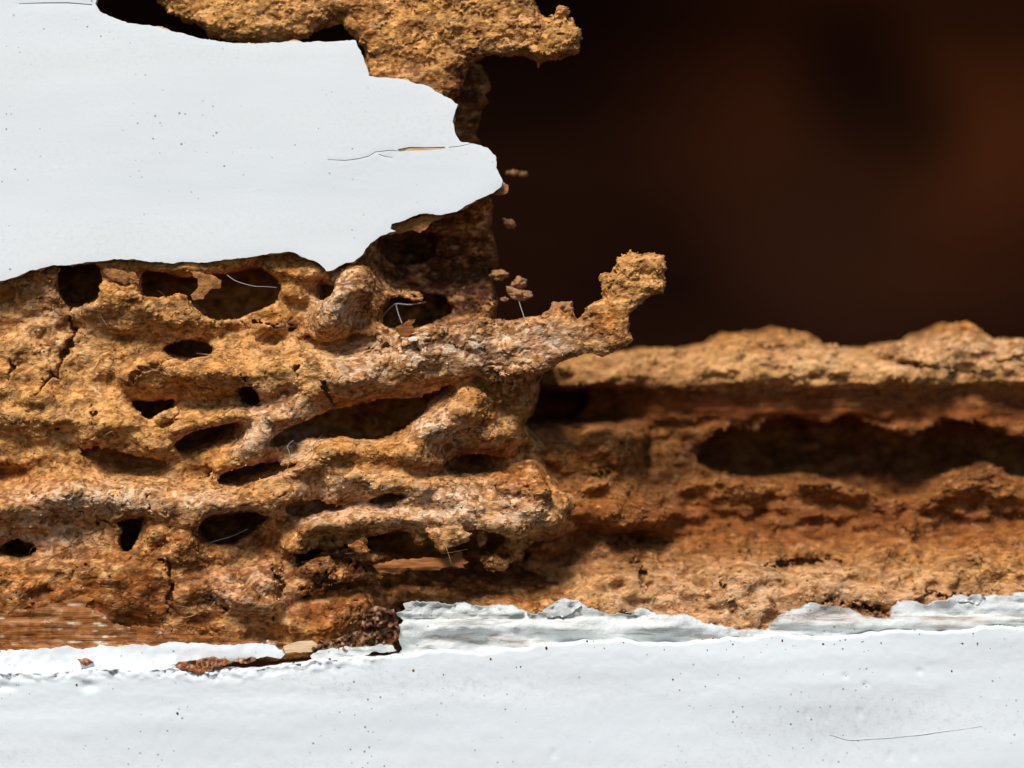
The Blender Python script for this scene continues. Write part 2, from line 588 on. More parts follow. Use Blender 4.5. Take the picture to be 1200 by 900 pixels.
# ------------------------------------------------------------------ setting: the dark room behind
def back_wall():
    m, nt, b = new_mat('dark_back_wall')
    L = nt.links.new
    c = coords(nt, (0.3, 1, 1))
    n1 = nd(nt, 'ShaderNodeTexNoise', Scale=0.004, Detail=4.0, Roughness=0.55)
    L(c, n1.inputs['Vector'])
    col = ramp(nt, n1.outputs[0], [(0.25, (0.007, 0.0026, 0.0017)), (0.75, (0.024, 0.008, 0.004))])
    cc = coords(nt)

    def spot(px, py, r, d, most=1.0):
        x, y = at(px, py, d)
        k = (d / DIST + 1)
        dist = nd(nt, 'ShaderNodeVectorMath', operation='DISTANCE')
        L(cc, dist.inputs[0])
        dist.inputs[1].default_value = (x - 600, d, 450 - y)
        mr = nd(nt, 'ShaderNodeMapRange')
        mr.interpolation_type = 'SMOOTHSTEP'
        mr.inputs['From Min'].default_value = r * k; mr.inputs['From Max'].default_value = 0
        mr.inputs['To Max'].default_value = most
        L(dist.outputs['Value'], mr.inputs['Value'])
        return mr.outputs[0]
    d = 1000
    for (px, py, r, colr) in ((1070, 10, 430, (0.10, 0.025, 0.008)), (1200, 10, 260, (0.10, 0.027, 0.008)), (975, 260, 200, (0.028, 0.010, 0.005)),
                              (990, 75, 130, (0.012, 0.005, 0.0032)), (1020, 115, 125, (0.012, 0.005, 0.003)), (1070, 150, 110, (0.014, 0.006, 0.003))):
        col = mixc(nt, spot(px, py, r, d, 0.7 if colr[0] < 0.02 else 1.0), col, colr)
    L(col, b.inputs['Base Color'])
    b.inputs['Roughness'].default_value = 0.9
    b.inputs['Specular IOR Level'].default_value = 0.0
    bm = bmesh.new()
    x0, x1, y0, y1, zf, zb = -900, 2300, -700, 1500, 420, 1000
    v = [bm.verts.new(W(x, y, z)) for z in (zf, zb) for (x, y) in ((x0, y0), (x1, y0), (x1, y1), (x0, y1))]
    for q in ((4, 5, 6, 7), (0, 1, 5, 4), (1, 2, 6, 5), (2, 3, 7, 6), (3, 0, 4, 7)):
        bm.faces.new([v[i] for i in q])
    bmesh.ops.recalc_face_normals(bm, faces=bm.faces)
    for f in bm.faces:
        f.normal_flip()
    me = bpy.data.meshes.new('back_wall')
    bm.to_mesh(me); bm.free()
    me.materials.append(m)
    return props(link(bpy.data.objects.new('back_wall', me)), kind='structure')


back_wall()


# ------------------------------------------------------------------ sheets with a ragged outline
def densify(pts, step, jit, seed, closed=True):
    r = np.random.default_rng(seed)
    p = np.asarray(pts, float)
    out = []
    n = len(p)
    for i in range(n if closed else n - 1):
        a_, b_ = p[i], p[(i + 1) % n]
        m = max(1, int(np.hypot(*(b_ - a_)) / step))
        for t in range(m):
            out.append(a_ + (b_ - a_) * t / m)
    out = np.array(out)
    s = np.cumsum(np.r_[0, np.hypot(*np.diff(out, axis=0).T)])
    for amp, wl in ((jit, 26.0), (jit * 0.6, 9.0), (jit * 0.35, 4.0)):
        out[:, 0] += amp * samp(T_SM, s, 0 * s + seed * 7.1, 0 * s, wl * 6)
        out[:, 1] += amp * samp(T_SM, s, 0 * s + seed * 3.7 + 40, 0 * s, wl * 6)
    return out


def sheet(name, outline, mat, parent, hfn, thick=5, spacing=8, step=4, jit=0.5, seed=1, slits=(), tone=None, roll=0.5, fine=None):
    """a plate with ragged rim, real thickness and rounded front edge; hfn(x, y) gives the depth of its face"""
    out = densify(outline, step, jit, seed)
    loops = [out] + [np.asarray(s_, float) for s_ in slits]
    x0, y0 = out.min(0); x1, y1 = out.max(0)
    gx, gy = np.meshgrid(np.arange(x0, x1, spacing), np.arange(y0, y1, spacing))
    gx = gx + (np.arange(gx.shape[0]) % 2)[:, None] * spacing * 0.5
    P = np.stack([gx.ravel(), gy.ravel()], 1)
    if fine is not None:
        fx0, fy0, fx1, fy1, fs = fine
        ax, ay = np.meshgrid(np.arange(fx0, fx1, fs), np.arange(fy0, fy1, fs))
        P = np.concatenate([P, np.stack([ax.ravel(), ay.ravel()], 1)])
    sd = sd_poly(out, P[:, 0], P[:, 1])
    ok = sd < -min(spacing, step) * 0.8
    for s_ in loops[1:]:
        ok &= sd_poly(s_, P[:, 0], P[:, 1]) > 2.0
    P = P[ok]
    vs, es = [], []
    for lp in loops:
        n0 = len(vs)
        vs += [Vector(q) for q in lp]
        es += [(n0 + i, n0 + (i + 1) % len(lp)) for i in range(len(lp))]
    vs += [Vector(q) for q in P]
    V, E, Fc, *_ = delaunay_2d_cdt(vs, es, [], 1 if not slits else 0, 1e-4)
    V = np.array([tuple(q) for q in V])
    F = np.array([f for f in Fc if len(f) == 3], dtype=np.int64)
    cen = V[F].mean(1)
    ok = sd_poly(out, cen[:, 0], cen[:, 1]) < 0
    for s_ in loops[1:]:
        ok &= sd_poly(s_, cen[:, 0], cen[:, 1]) > 0
    F = F[ok]
    used = np.unique(F)
    mp = np.full(len(V), -1); mp[used] = np.arange(len(used))
    V = V[used]; F = mp[F]
    z = hfn(V[:, 0], V[:, 1])
    # orient so that the normal looks at -d (towards the viewer): world normal from plan winding
    a_ = V[F[:, 1]] - V[F[:, 0]]; b_ = V[F[:, 2]] - V[F[:, 0]]
    cr = a_[:, 0] * b_[:, 1] - a_[:, 1] * b_[:, 0]
    F[cr > 0] = F[cr > 0][:, ::-1]
    # rim edges = edges used once
    ed = np.concatenate([F[:, [0, 1]], F[:, [1, 2]], F[:, [2, 0]]])
    key = np.sort(ed, 1)
    u, inv, n = np.unique(key, axis=0, return_inverse=True, return_counts=True)
    rim = ed[n[inv.ravel()] == 1]
    rv = np.unique(rim)
    nv = len(V)
    back = np.full(nv, -1); back[rv] = nv + np.arange(len(rv))
    zr = z.copy(); zr[rv] += roll
    nr = len(rv)
    v3 = np.concatenate([np.c_[V, zr], np.c_[V[rv], z[rv] + thick], np.c_[V[rv], zr[rv]]])
    fr = np.full(nv, -1); fr[rv] = nv + nr + np.arange(nr)
    a0, a1 = rim[:, 0], rim[:, 1]
    side = np.concatenate([np.stack([fr[a1], fr[a0], back[a0]], 1), np.stack([fr[a1], back[a0], back[a1]], 1)])
    F = np.concatenate([F, side])
    cols = None
    if tone is not None:
        cols = tone(v3[:, 0], v3[:, 1], v3[:, 2])
    return mesh_np(name, v3, F, mat, parent, cols)


# ------------------------------------------------------------------ tones of the wood
CREAM, TAN, OCHRE = lin(208, 168, 132), lin(204, 158, 106), lin(198, 136, 64)
GOLD, RUST, BROWN, DARK = lin(218, 168, 102), lin(162, 96, 42), lin(126, 78, 44), lin(84, 54, 36)


def blobs(x, y, lst):
    w = np.zeros_like(x)
    for bx, by, rx, ry, s_ in lst:
        w = np.maximum(w, s_ * np.exp(-((x - bx) / rx) ** 2 - ((y - by) / ry) ** 2))
    return w


def blobs_of(layers):
    for colr, w in layers:
        if colr is CREAM:
            return w
    return 0.25


def tone_mix(x, y, z, base, layers, cellper=118, contrast=1.0):
    n = samp(T_FB, x * 0.5, y, z, 150)
    n2 = samp(T_FB, x * 0.7 + 300, y, z, 60)
    c = np.empty((len(x), 3)); c[:] = base
    for colr, w in layers:
        w = np.clip(w * (1 + 0.35 * n) + 0.10 * n * (w > 0.05), 0, 1)[:, None]
        c = c * (1 - w) + colr * w
    # patches of cream frass and rusty wood
    w = np.clip(n2 * 0.28 - 0.16, 0, 0.6)[:, None]; c = c * (1 - w) + CREAM * w
    w = np.clip(-n2 * 0.34 - 0.12, 0, 0.75)[:, None]; c = c * (1 - w) + 0.5 * (RUST + BROWN) * w
    wx = x + 3 * samp(T_SM, x, y, z, 90); wy = y + 3 * samp(T_SM, y, z, x, 90)
    cid = samp(C_ID, wx * 0.8, wy, z, cellper)
    c *= (1 + contrast * 0.6 * (cid - 0.5))[:, None]
    # pale granules bedded in the creamy crust, rusty ones in the rest
    cid2 = samp(C_ID, wx * 0.8 + 33, wy + 17, z, cellper * 0.62)
    wc = blobs_of(layers)
    w = np.clip((cid2 - 0.55) * 5, 0, 1) * np.clip(wc * 1.4 - 0.05, 0, 0.95)
    c = c * (1 - w[:, None]) + lin(246, 216, 184) * w[:, None]
    w = np.clip((0.34 - cid2) * 5, 0, 1) * 0.6
    c = c * (1 - w[:, None]) + 0.6 * RUST * w[:, None]
    lum = c.mean(1, keepdims=True)
    c = 1.0 * c ** 1.08 * (0.55 + 0.75 * lum / (lum + 0.12))
    c = c * np.minimum(1, 0.66 / c.max(1, keepdims=True))
    return np.maximum(c, 0.006)


def pellets(x, y, z, per):
    wx = x + 2.5 * samp(T_SM, x, y, z, 70); wy = y + 2.5 * samp(T_SM, y + 9, z, x, 70)
    return samp(C_F1, wx * 0.8, wy, z, per)


def front_tone(x, y, z):
    cream = blobs(x, y, [(520, 410, 110, 24, .9), (620, 400, 60, 20, .8), (330, 505, 40, 40, .7), (395, 352, 30, 34, .75), (300, 520, 20, 26, .9),
                         (110, 585, 80, 16, .85), (40, 620, 60, 30, .6), (520, 595, 80, 22, 1.0), (600, 605, 40, 12, 1.0), (410, 575, 60, 16, .7),
                         (515, 500, 28, 20, .9), (220, 590, 60, 14, .6), (430, 430, 50, 22, .6), (380, 600, 60, 14, .6), (60, 380, 50, 40, .25), (290, 690, 60, 30, .3)])
    gold = blobs(x, y, [(350, 430, 60, 26, .9), (60, 500, 90, 40, .7), (230, 385, 60, 22, .6), (160, 505, 60, 40, .5), (570, 430, 60, 16, .6), (590, 622, 40, 10, .8),
                        (380, 640, 50, 14, .6), (60, 420, 70, 40, .5), (270, 480, 40, 20, .7), (560, 40, 120, 50, .5), (640, 40, 60, 40, .5), (300, 20, 100, 40, .5), (740, 330, 40, 40, .6)])
    rust = blobs(x, y, [(150, 700, 200, 46, .9), (400, 700, 70, 50, .9), (560, 680, 120, 30, .9), (610, 455, 40, 40, .6), (260, 655, 100, 30, .6), (610, 565, 40, 25, .9),
                        (450, 490, 60, 20, .7), (20, 560, 40, 25, .4), (700, 380, 40, 24, .5), (300, 640, 50, 30, .5)])
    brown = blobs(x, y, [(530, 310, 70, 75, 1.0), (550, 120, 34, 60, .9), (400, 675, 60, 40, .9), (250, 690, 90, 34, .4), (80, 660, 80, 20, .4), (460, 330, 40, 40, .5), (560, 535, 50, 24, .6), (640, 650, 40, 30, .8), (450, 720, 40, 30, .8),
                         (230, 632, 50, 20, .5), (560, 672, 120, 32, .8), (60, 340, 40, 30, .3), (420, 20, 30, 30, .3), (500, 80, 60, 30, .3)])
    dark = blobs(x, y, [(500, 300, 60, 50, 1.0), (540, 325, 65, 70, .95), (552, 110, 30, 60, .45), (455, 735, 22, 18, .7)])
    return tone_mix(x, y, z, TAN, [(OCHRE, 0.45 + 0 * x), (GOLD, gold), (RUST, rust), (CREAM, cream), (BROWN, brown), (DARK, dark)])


# ------------------------------------------------------------------ front mass: the eaten board
board = thing('eaten_board', 'painted board, its broken white skin exposing brown termite-eaten wood full of holes', 'damaged board')

OUT_MAIN = [(-60, 215), (560, 215), (575, 235), (572, 260), (580, 285), (583, 300), (573, 320), (581, 345), (578, 372), (610, 380), (645, 400), (650, 425), (628, 440), (633, 458),
            (624, 485), (612, 498), (640, 520), (690, 545), (730, 570), (740, 600), (735, 640), (725, 665), (715, 690), (712, 715), (705, 735), (470, 716), (464, 764),
            (400, 772), (330, 778), (-60, 778)]
TWIG = [(470, 395), (520, 384), (560, 378), (600, 374), (640, 370), (648, 360), (656, 356), (662, 366), (671, 362), (676, 374), (690, 360), (706, 350), (704, 335), (703, 322), (712, 316), (722, 306),
        (732, 300), (740, 293), (750, 297), (762, 296), (776, 300), (778, 322), (777, 347), (768, 345), (760, 350), (748, 358), (738, 374), (736, 388), (740, 398), (730, 406),
        (716, 414), (704, 418), (692, 412), (668, 422), (640, 434), (610, 446), (560, 440), (500, 420)]
CHUNK = [(150, -60), (178, -5), (190, 6), (203, 11), (208, 16), (222, 18), (232, 26), (236, 34), (256, 38), (280, 43), (310, 44), (334, 42), (352, 38), (372, 24), (398, 20), (412, 34), (424, 50), (430, 120),
         (470, 150), (520, 130), (532, 108), (540, 104), (545, 86), (546, 68), (556, 62), (566, 57), (578, 56), (592, 60), (606, 58), (618, 62), (626, 68), (632, 73), (640, 66), (655, 61), (668, 59),
         (680, 55), (678, 46), (682, 35), (674, 22), (664, 14), (666, 6), (656, 3), (650, 12), (642, 15), (634, 10), (627, 0), (622, -60)]
COLUMN = [(500, 60), (548, 60), (560, 66), (572, 78), (574, 92), (566, 102), (571, 108), (564, 118), (560, 132), (556, 148), (561, 158), (556, 166), (545, 200), (500, 200)]


def build_front():
    fl = Field(-36, 796, -30, 779, -36, 165, 1.5)
    X, Y = np.meshgrid(fl.x, fl.y, indexing='ij')
    Z0 = np.zeros_like(X)
    B = np.zeros_like(X)
    ridges = [
        ([(-40, 335), (60, 320), (120, 310), (200, 312), (320, 302), (380, 325)], 16, 14),
        ([(110, 345), (150, 352), (190, 362), (226, 376)], 30, 26),
        ([(385, 380), (398, 352), (418, 328)], 24, 50),
        ([(250, 430), (330, 440), (420, 435), (500, 418), (560, 406), (640, 398)], 34, 40),
        ([(270, 555), (296, 525), (318, 496), (360, 466), (430, 440)], 22, 38),
        ([(150, 440), (180, 432), (240, 436)], 16, 20),
        ([(205, 505), (240, 492), (290, 486), (320, 480)], 14, 22),
        ([(482, 528), (505, 505), (530, 488), (548, 474)], 22, 42),
        ([(-40, 588), (40, 590), (100, 578), (160, 590), (220, 600), (300, 585), (340, 575)], 26, 34),
        ([(250, 585), (330, 560), (400, 528), (470, 530), (500, 535)], 22, 30),
        ([(400, 560), (480, 570), (560, 595), (640, 612)], 26, 32),
        ([(340, 640), (370, 618), (420, 608), (500, 606), (600, 618), (640, 620)], 18, 34),
        ([(590, 566), (615, 562), (640, 585)], 18, 30), ([(600, 640), (650, 630), (690, 640)], 14, 16), ([(640, 600), (660, 590)], 14, 20),
        ([(520, 525), (580, 520), (620, 500)], 18, 10),
        ([(600, 455), (612, 470), (606, 490)], 18, 26),
        ([(-40, 470), (60, 480), (140, 500), (190, 530)], 26, 20),
        ([(-40, 430), (40, 420)], 34, 12),
        ([(-40, 700), (60, 690), (180, 680), (300, 690)], 44, 22),
        ([(350, 680), (400, 668), (440, 660)], 24, 26),
        ([(350, 730), (420, 720)], 26, 14),
        ([(180, 628), (215, 632)], 18, 26),
        ([(660, 660), (700, 705)], 26, 12),
        ([(420, 310), (435, 340), (450, 370)], 16, 22),
    ]
    acc = np.zeros_like(X)
    for pts, r, h in ridges:
        acc += line_bump(X, Y, pts, r, h) ** 3
    B -= acc ** (1 / 3)
    for bx, by, rx, ry, dp in [(530, 315, 62, 60, 62), (470, 300, 30, 30, 30), (400, 405, 45, 12, 26), (240, 400, 50, 14, 14), (225, 470, 60, 16, 26), (150, 548, 48, 14, 34), (10, 562, 30, 18, 26),
                               (570, 545, 44, 18, 40), (620, 470, 30, 40, 22), (560, 675, 130, 34, 62), (640, 680, 60, 40, 16), (60, 645, 60, 10, 14), (0, 500, 30, 40, 8), (380, 470, 50, 14, 10),
                               (450, 725, 30, 30, 34), (690, 720, 40, 30, 10), (300, 640, 40, 20, 14), (340, 655, 14, 30, 16), (225, 530, 30, 10, 8), (40, 395, 50, 24, 10), (300, 545, 40, 12, 16)]:
        B += dp * np.exp(-((X - bx) / rx) ** 2 - ((Y - by) / ry) ** 2)
    B += 26 + 3.5 * samp(T_SM, X * 0.6, Y, Z0, 330) + 2.6 * samp(T_SM, X * 0.55, Y, Z0 + 50, 150)
    # the right end of the mass falls back to the rail behind it
    B += np.clip((X - 575 - 50 * np.exp(-((Y - 600) / 26) ** 2) + 7 * samp(T_SM, X, Y, Z0 + 9, 200)) / 90, 0, 1.6) ** 1.25 * 72 * np.clip((Y - 432) / 26, 0, 1) * np.clip((690 - Y) / 40, 0, 1)
    # keep it under the paint skin and behind the paint strip at the foot of the board
    ht = np.clip((318 - Y) / 30, 0, 1)
    B = B * (1 - ht) + np.maximum(B, 16) * ht
    lo = np.clip((Y - 738) / 16, 0, 1)
    B = B * (1 - lo) + np.maximum(B, 20) * lo
    fl.from_height(B.astype(np.float32))
    fl.clip2d(OUT_MAIN, 16)
    for (p, dp, sl, tp) in [
        ([(66, 312), (88, 309), (112, 312), (117, 330), (112, 350), (92, 359), (74, 356), (65, 340)], 400, (-.25, -.30), -.05),
        ([(-20, 332), (6, 328), (14, 340), (8, 350), (-20, 352)], 400, (-.3, 0), 0),
        ([(162, 316), (190, 318), (225, 322), (262, 318), (300, 312), (322, 328), (324, 346), (304, 360), (272, 373), (246, 374), (226, 362), (212, 346), (188, 348), (166, 346)], 400, (-.1, .12), -.05),
        ([(360, 330), (374, 326), (388, 332), (390, 346), (376, 352), (362, 346)], 80, (.3, .1), 0),
        ([(190, 412), (200, 404), (222, 402), (244, 405), (248, 413), (236, 421), (206, 421)], 400, (-.2, -.2), 0),
        ([(158, 474), (176, 472), (206, 470), (204, 482), (184, 492), (168, 492)], 400, (-.5, -.1), 0),
        ([(275, 460), (284, 452), (298, 454), (303, 464), (297, 474), (282, 474)], 400, (.12, -.1), 0),
        ([(203, 522), (214, 512), (236, 504), (262, 498), (282, 496), (279, 516), (262, 526), (238, 533), (212, 533)], 400, (-.65, -.25), 0),
        ([(250, 564), (258, 552), (284, 549), (318, 546), (348, 543), (338, 552), (312, 563), (286, 571), (260, 572)], 400, (-.8, -.2), 0),
        ([(314, 520), (330, 504), (356, 490), (400, 478), (446, 473), (476, 468), (494, 462), (502, 468), (494, 486), (474, 504), (440, 517), (396, 514), (360, 517), (330, 523)], 128, (-.06, -.10), -.12),
        ([(331, 596), (342, 588), (364, 588), (390, 592), (403, 597), (384, 603), (352, 607), (336, 604)], 60, (-.2, -.1), -.15),
        ([(433, 590), (446, 581), (460, 576), (474, 577), (479, 583), (470, 590), (450, 593)], 50, (-.2, -.1), -.15),
        ([(134, 613), (150, 609), (166, 608), (162, 622), (156, 638), (144, 648), (139, 636), (140, 622)], 400, (-.2, .1), 0),
        ([(0, 640), (14, 636), (30, 642), (34, 650), (22, 657), (4, 655), (-10, 650)], 400, (-.1, -.1), 0),
        ([(231, 617), (246, 604), (270, 600), (298, 600), (316, 606), (302, 622), (284, 632), (274, 641), (250, 640), (234, 632)], 400, (-.3, -.05), 0),
        ([(348, 650), (380, 642), (412, 640), (438, 632), (466, 624), (500, 624), (520, 632), (548, 622), (574, 627), (588, 642), (574, 656), (540, 658), (505, 662), (470, 664), (440, 652), (410, 650), (376, 654), (354, 668), (344, 664)], 400, (0, -.15), 0),
        ([(548, 628), (570, 626), (588, 640), (572, 655), (530, 659), (520, 650)], 400, (-.05, -.2), 0),
        ([(430, 640), (446, 632), (452, 640), (444, 654), (436, 652)], 400, (0, -.2), 0),
        ([(446, 662), (560, 662), (640, 665), (676, 668), (690, 690), (690, 706), (600, 700), (470, 703), (448, 700)], 34, (0, -.2), 0),
        ([(606, 652), (622, 645), (640, 647), (641, 658), (624, 668), (606, 670)], 90, (-.1, -.1), 0),
        ([(92, 538), (112, 532), (136, 532), (160, 541), (190, 552), (172, 562), (146, 562), (116, 552)], 46, (-.1, -.3), -.1),
        ([(-20, 552), (6, 548), (28, 556), (22, 570), (-4, 578), (-20, 576)], 22, (-.2, -.2), 0),
        ([(446, 360), (462, 352), (490, 350), (520, 356), (530, 370), (500, 382), (464, 388), (446, 380)], 110, (-.1, -.1), -.1),
        ([(450, 282), (466, 274), (496, 276), (512, 292), (500, 312), (476, 318), (456, 308), (446, 296)], 58, (-.1, -.25), -.1),
        ([(524, 546), (548, 540), (570, 538), (588, 544), (592, 554), (574, 562), (548, 560), (530, 556)], 60, (-.3, -.1), 0),
        ([(492, 466), (512, 460), (532, 458), (526, 470), (508, 478)], 60, (-.2, -.3), 0),
        ([(354, 402), (388, 404), (420, 398), (444, 392), (430, 406), (396, 414), (362, 412)], 24, (0, -.6), 0),
    ]:
        if dp > 300:
            dp, sl, tp = 125, (sl[0] * 0.6, sl[1] * 0.6), tp - 0.06
        fl.carve(p, dp, sl, tp, k=6)
    fl.slab(TWIG, -6, 15, k=16, join=10, ztilt=(-.06, .0))
    fl.slab(CHUNK, 48, 24, k=22, join=6, ztilt=(-.03, 0))
    fl.slab(COLUMN, 96, 20, k=16, join=6)
    # free hanging bits that bridge the lower gallery and the big upper hole
    fl.slab([(500, 622), (530, 618), (552, 626), (548, 636), (534, 640), (518, 646), (508, 636)], -2, 8, k=8, join=6)
    fl.slab([(450, 640), (460, 632), (474, 634), (476, 646), (466, 656), (452, 656)], 6, 7, k=8, join=6)
    fl.slab([(178, 490), (190, 482), (206, 474), (209, 482), (196, 496), (182, 500)], 14, 7, k=8, join=5)
    for q_ in [[(486, 624), (496, 618), (502, 634), (494, 642), (486, 638)], [(556, 622), (566, 618), (572, 634), (562, 640)], [(412, 640), (424, 634), (430, 648), (418, 654)], [(592, 640), (606, 634), (618, 644), (610, 656), (596, 652)],
               [(560, 658), (580, 654), (596, 660), (590, 672), (566, 670)], [(640, 668), (660, 664), (676, 676), (664, 690), (648, 682)], [(600, 678), (622, 674), (630, 686), (610, 692)]]:
        fl.slab(q_, 10 + 0.2 * (q_[0][0] - 440), 9, k=9, join=8)
    fl.slab([(262, 616), (276, 612), (286, 614), (280, 626), (268, 632), (258, 628)], 14, 6, k=8, join=5)
    fl.crack([(80, 352), (76, 372), (82, 392), (68, 418), (62, 438), (48, 450), (38, 466)], 3.4, 30)
    for c_ in [[(80, 352), (76, 372), (82, 392), (68, 418), (62, 438), (48, 450), (38, 466)], [(105, 482), (108, 498), (104, 515), (108, 528), (102, 542)], [(156, 566), (170, 580), (178, 600)],
               [(282, 440), (288, 448), (300, 456)], [(60, 490), (50, 495), (58, 503)], [(348, 560), (342, 575), (330, 582)], [(346, 430), (352, 445), (348, 460)], [(200, 420), (150, 440), (152, 452)],
               [(430, 412), (450, 408), (492, 408)], [(60, 690), (30, 715), (22, 745)], [(8, 420), (14, 432), (6, 446)], [(196, 660), (200, 690), (194, 720)], [(160, 655), (120, 668), (90, 665)],
               [(240, 700), (262, 716), (254, 740)], [(310, 655), (330, 690), (318, 730)], [(182, 640), (176, 652), (190, 657)], [(300, 378), (340, 384), (372, 398)], [(380, 450), (386, 470), (396, 480)],
               [(90, 600), (110, 612), (128, 612)], [(346, 690), (380, 686), (440, 690)], [(350, 706), (372, 690), (384, 672)], [(380, 655), (410, 660), (440, 672)], [(360, 660), (372, 676), (352, 690)]]:
        fl.crack(c_, 2.0, 16)

    def fn(x, y, z):
        deep = np.clip((z - 36) / 50, 0, 1)
        grain = np.exp(-((x - 110) / 120) ** 2 - ((y - 725) / 28) ** 2)
        def bl(bx, by, rx, ry):
            return np.exp(-((x - bx) / rx) ** 2 - ((y - by) / ry) ** 2)
        crumb = 1.3 * bl(560, 680, 140, 30) + 1.0 * bl(395, 670, 60, 40) + 1.2 * bl(630, 580, 50, 34) + 0.9 * bl(742, 330, 50, 50) + 0.9 * bl(600, 465, 50, 40) + 1.2 * bl(540, 310, 60, 70) + 0.9 * bl(560, 40, 150, 60) + 0.7 * bl(300, 20, 120, 30)
        amp = (1 - 0.45 * deep) * (1 - 0.7 * grain) * (1 + crumb)
        r = 1.15 * samp(T_SM, x * 0.55, y, z, 170) + 0.6 * samp(T_FB, x * 0.6, y, z, 90)
        p = pellets(x, y, z, 118)
        p2 = pellets(x + 57, y + 11, z, 62)
        wx = x + 7 * samp(T_SM, x, y, z, 150); wy = y + 7 * samp(T_SM, y + 30, x, z, 150)
        ck = np.clip(1 - (samp(C_F2, wx * 0.8, wy, z, 330) - samp(C_F1, wx * 0.8, wy, z, 330)) / 0.11, 0, 1)
        ck *= np.clip(0.35 + 0.6 * samp(T_SM, x + 80, y, z, 500), 0, 1)
        return amp * (r + 2.2 * (p - 0.5) + 1.2 * (p2 - 0.5) + 3.6 * ck)
    fl.rough(fn, 9)
    v, f = fl.mesh()
    v, f = drop_small(v, f, 3000)
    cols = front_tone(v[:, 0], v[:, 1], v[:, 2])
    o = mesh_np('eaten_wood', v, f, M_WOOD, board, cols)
    return v, f, cols


FV, FF, FC = build_front()

# loose frass pellets stuck all over the eaten surface (one mass nobody could count)
ICO_V = []
t_ = (1 + 5 ** .5) / 2
ICO_V = np.array([(-1, t_, 0), (1, t_, 0), (-1, -t_, 0), (1, -t_, 0), (0, -1, t_), (0, 1, t_), (0, -1, -t_), (0, 1, -t_), (t_, 0, -1), (t_, 0, 1), (-t_, 0, -1), (-t_, 0, 1)]) / 1.902
ICO_F = np.array([(0, 11, 5), (0, 5, 1), (0, 1, 7), (0, 7, 10), (0, 10, 11), (1, 5, 9), (5, 11, 4), (11, 10, 2), (10, 7, 6), (7, 1, 8), (3, 9, 4), (3, 4, 2), (3, 2, 6), (3, 6, 8), (3, 8, 9), (4, 9, 5), (2, 4, 11), (6, 2, 10), (8, 6, 7), (9, 8, 1)])


def grains(name, V, F, C, n, r0, r1, mat, parent, seed, mask=None):
    r = np.random.default_rng(seed)
    N = normals_of(V, F)
    cand = np.nonzero((V[:, 2] < 70) if mask is None else mask)[0]
    pick = r.choice(cand, min(n, len(cand)), replace=False)
    n = len(pick)
    rad = r0 + (r1 - r0) * r.random(n) ** 2.2
    sc = rad[:, None] * (0.65 + 0.7 * r.random((n, 3)))
    ang = r.random(n) * 6.283
    base = ICO_V[None] * (1 + 0.25 * (r.random((n, 12, 1)) - 0.5)) * sc[:, None, :]
    ca, sa = np.cos(ang)[:, None], np.sin(ang)[:, None]
    x = base[..., 0] * ca - base[..., 1] * sa
    y = base[..., 0] * sa + base[..., 1] * ca
    base = np.stack([x, y, base[..., 2]], -1)
    pos = V[pick] - N[pick] * 0.0 + np.sign(1) * N[pick] * 0
    verts = base + pos[:, None, :]
    faces = (ICO_F[None] + (np.arange(n) * 12)[:, None, None]).reshape(-1, 3)[:, ::-1]
    col = C[pick] * (0.7 + 0.75 * r.random((n, 1)))
    cols = np.repeat(np.clip(col, 0.01, 0.8), 12, axis=0)
    o = mesh_np(name, verts.reshape(-1, 3), faces, mat, parent, cols)
    o['kind'] = 'stuff'
    return o


grains('frass_pellets', FV, FF, FC, 9000, 0.6, 1.9, M_WOOD, board, 11)



def fibres(name, V, F, n, mat, parent, seed, mask):
    """thin torn wood hairs standing off the surface"""
    r = np.random.default_rng(seed)
    N = normals_of(V, F)
    pick = r.choice(np.nonzero(mask)[0], n, replace=False)
    vs, fs = [], []
    for i in pick:
        L_ = 4 + 14 * r.random() ** 2
        rad = 0.22 + 0.25 * r.random()
        ang = r.normal(0.1, 0.7) + (math.pi if r.random() < .5 else 0)
        t = np.array([math.cos(ang), math.sin(ang), -0.25 - 0.5 * r.random()])
        bend = np.array([r.normal(0, .35), r.normal(0.1, .35), r.normal(0, .2)])
        p = V[i] + 0.5 * N[i] * 0
        b0 = len(vs)
        for q in range(5):
            u = q / 4
            c = p + L_ * (t * u + bend * u * u)
            w = rad * (1 - 0.8 * u)
            for k in range(3):
                a_ = k * 2.094
                vs.append(c + w * np.array([-t[1] * math.cos(a_), t[0] * math.cos(a_), math.sin(a_)]))
        for q in range(4):
            for k in range(3):
                a0, a1 = b0 + q * 3 + k, b0 + q * 3 + (k + 1) % 3
                fs.append((a0, a1, a1 + 3, a0 + 3))
    o = mesh_np(name, np.array(vs), np.array(fs), mat, parent)
    o['kind'] = 'stuff'


fibres('wood_fibres', FV, FF, 260, M_SLIVER, board, 51, (FV[:, 2] < 60) & (FV[:, 1] > 330))

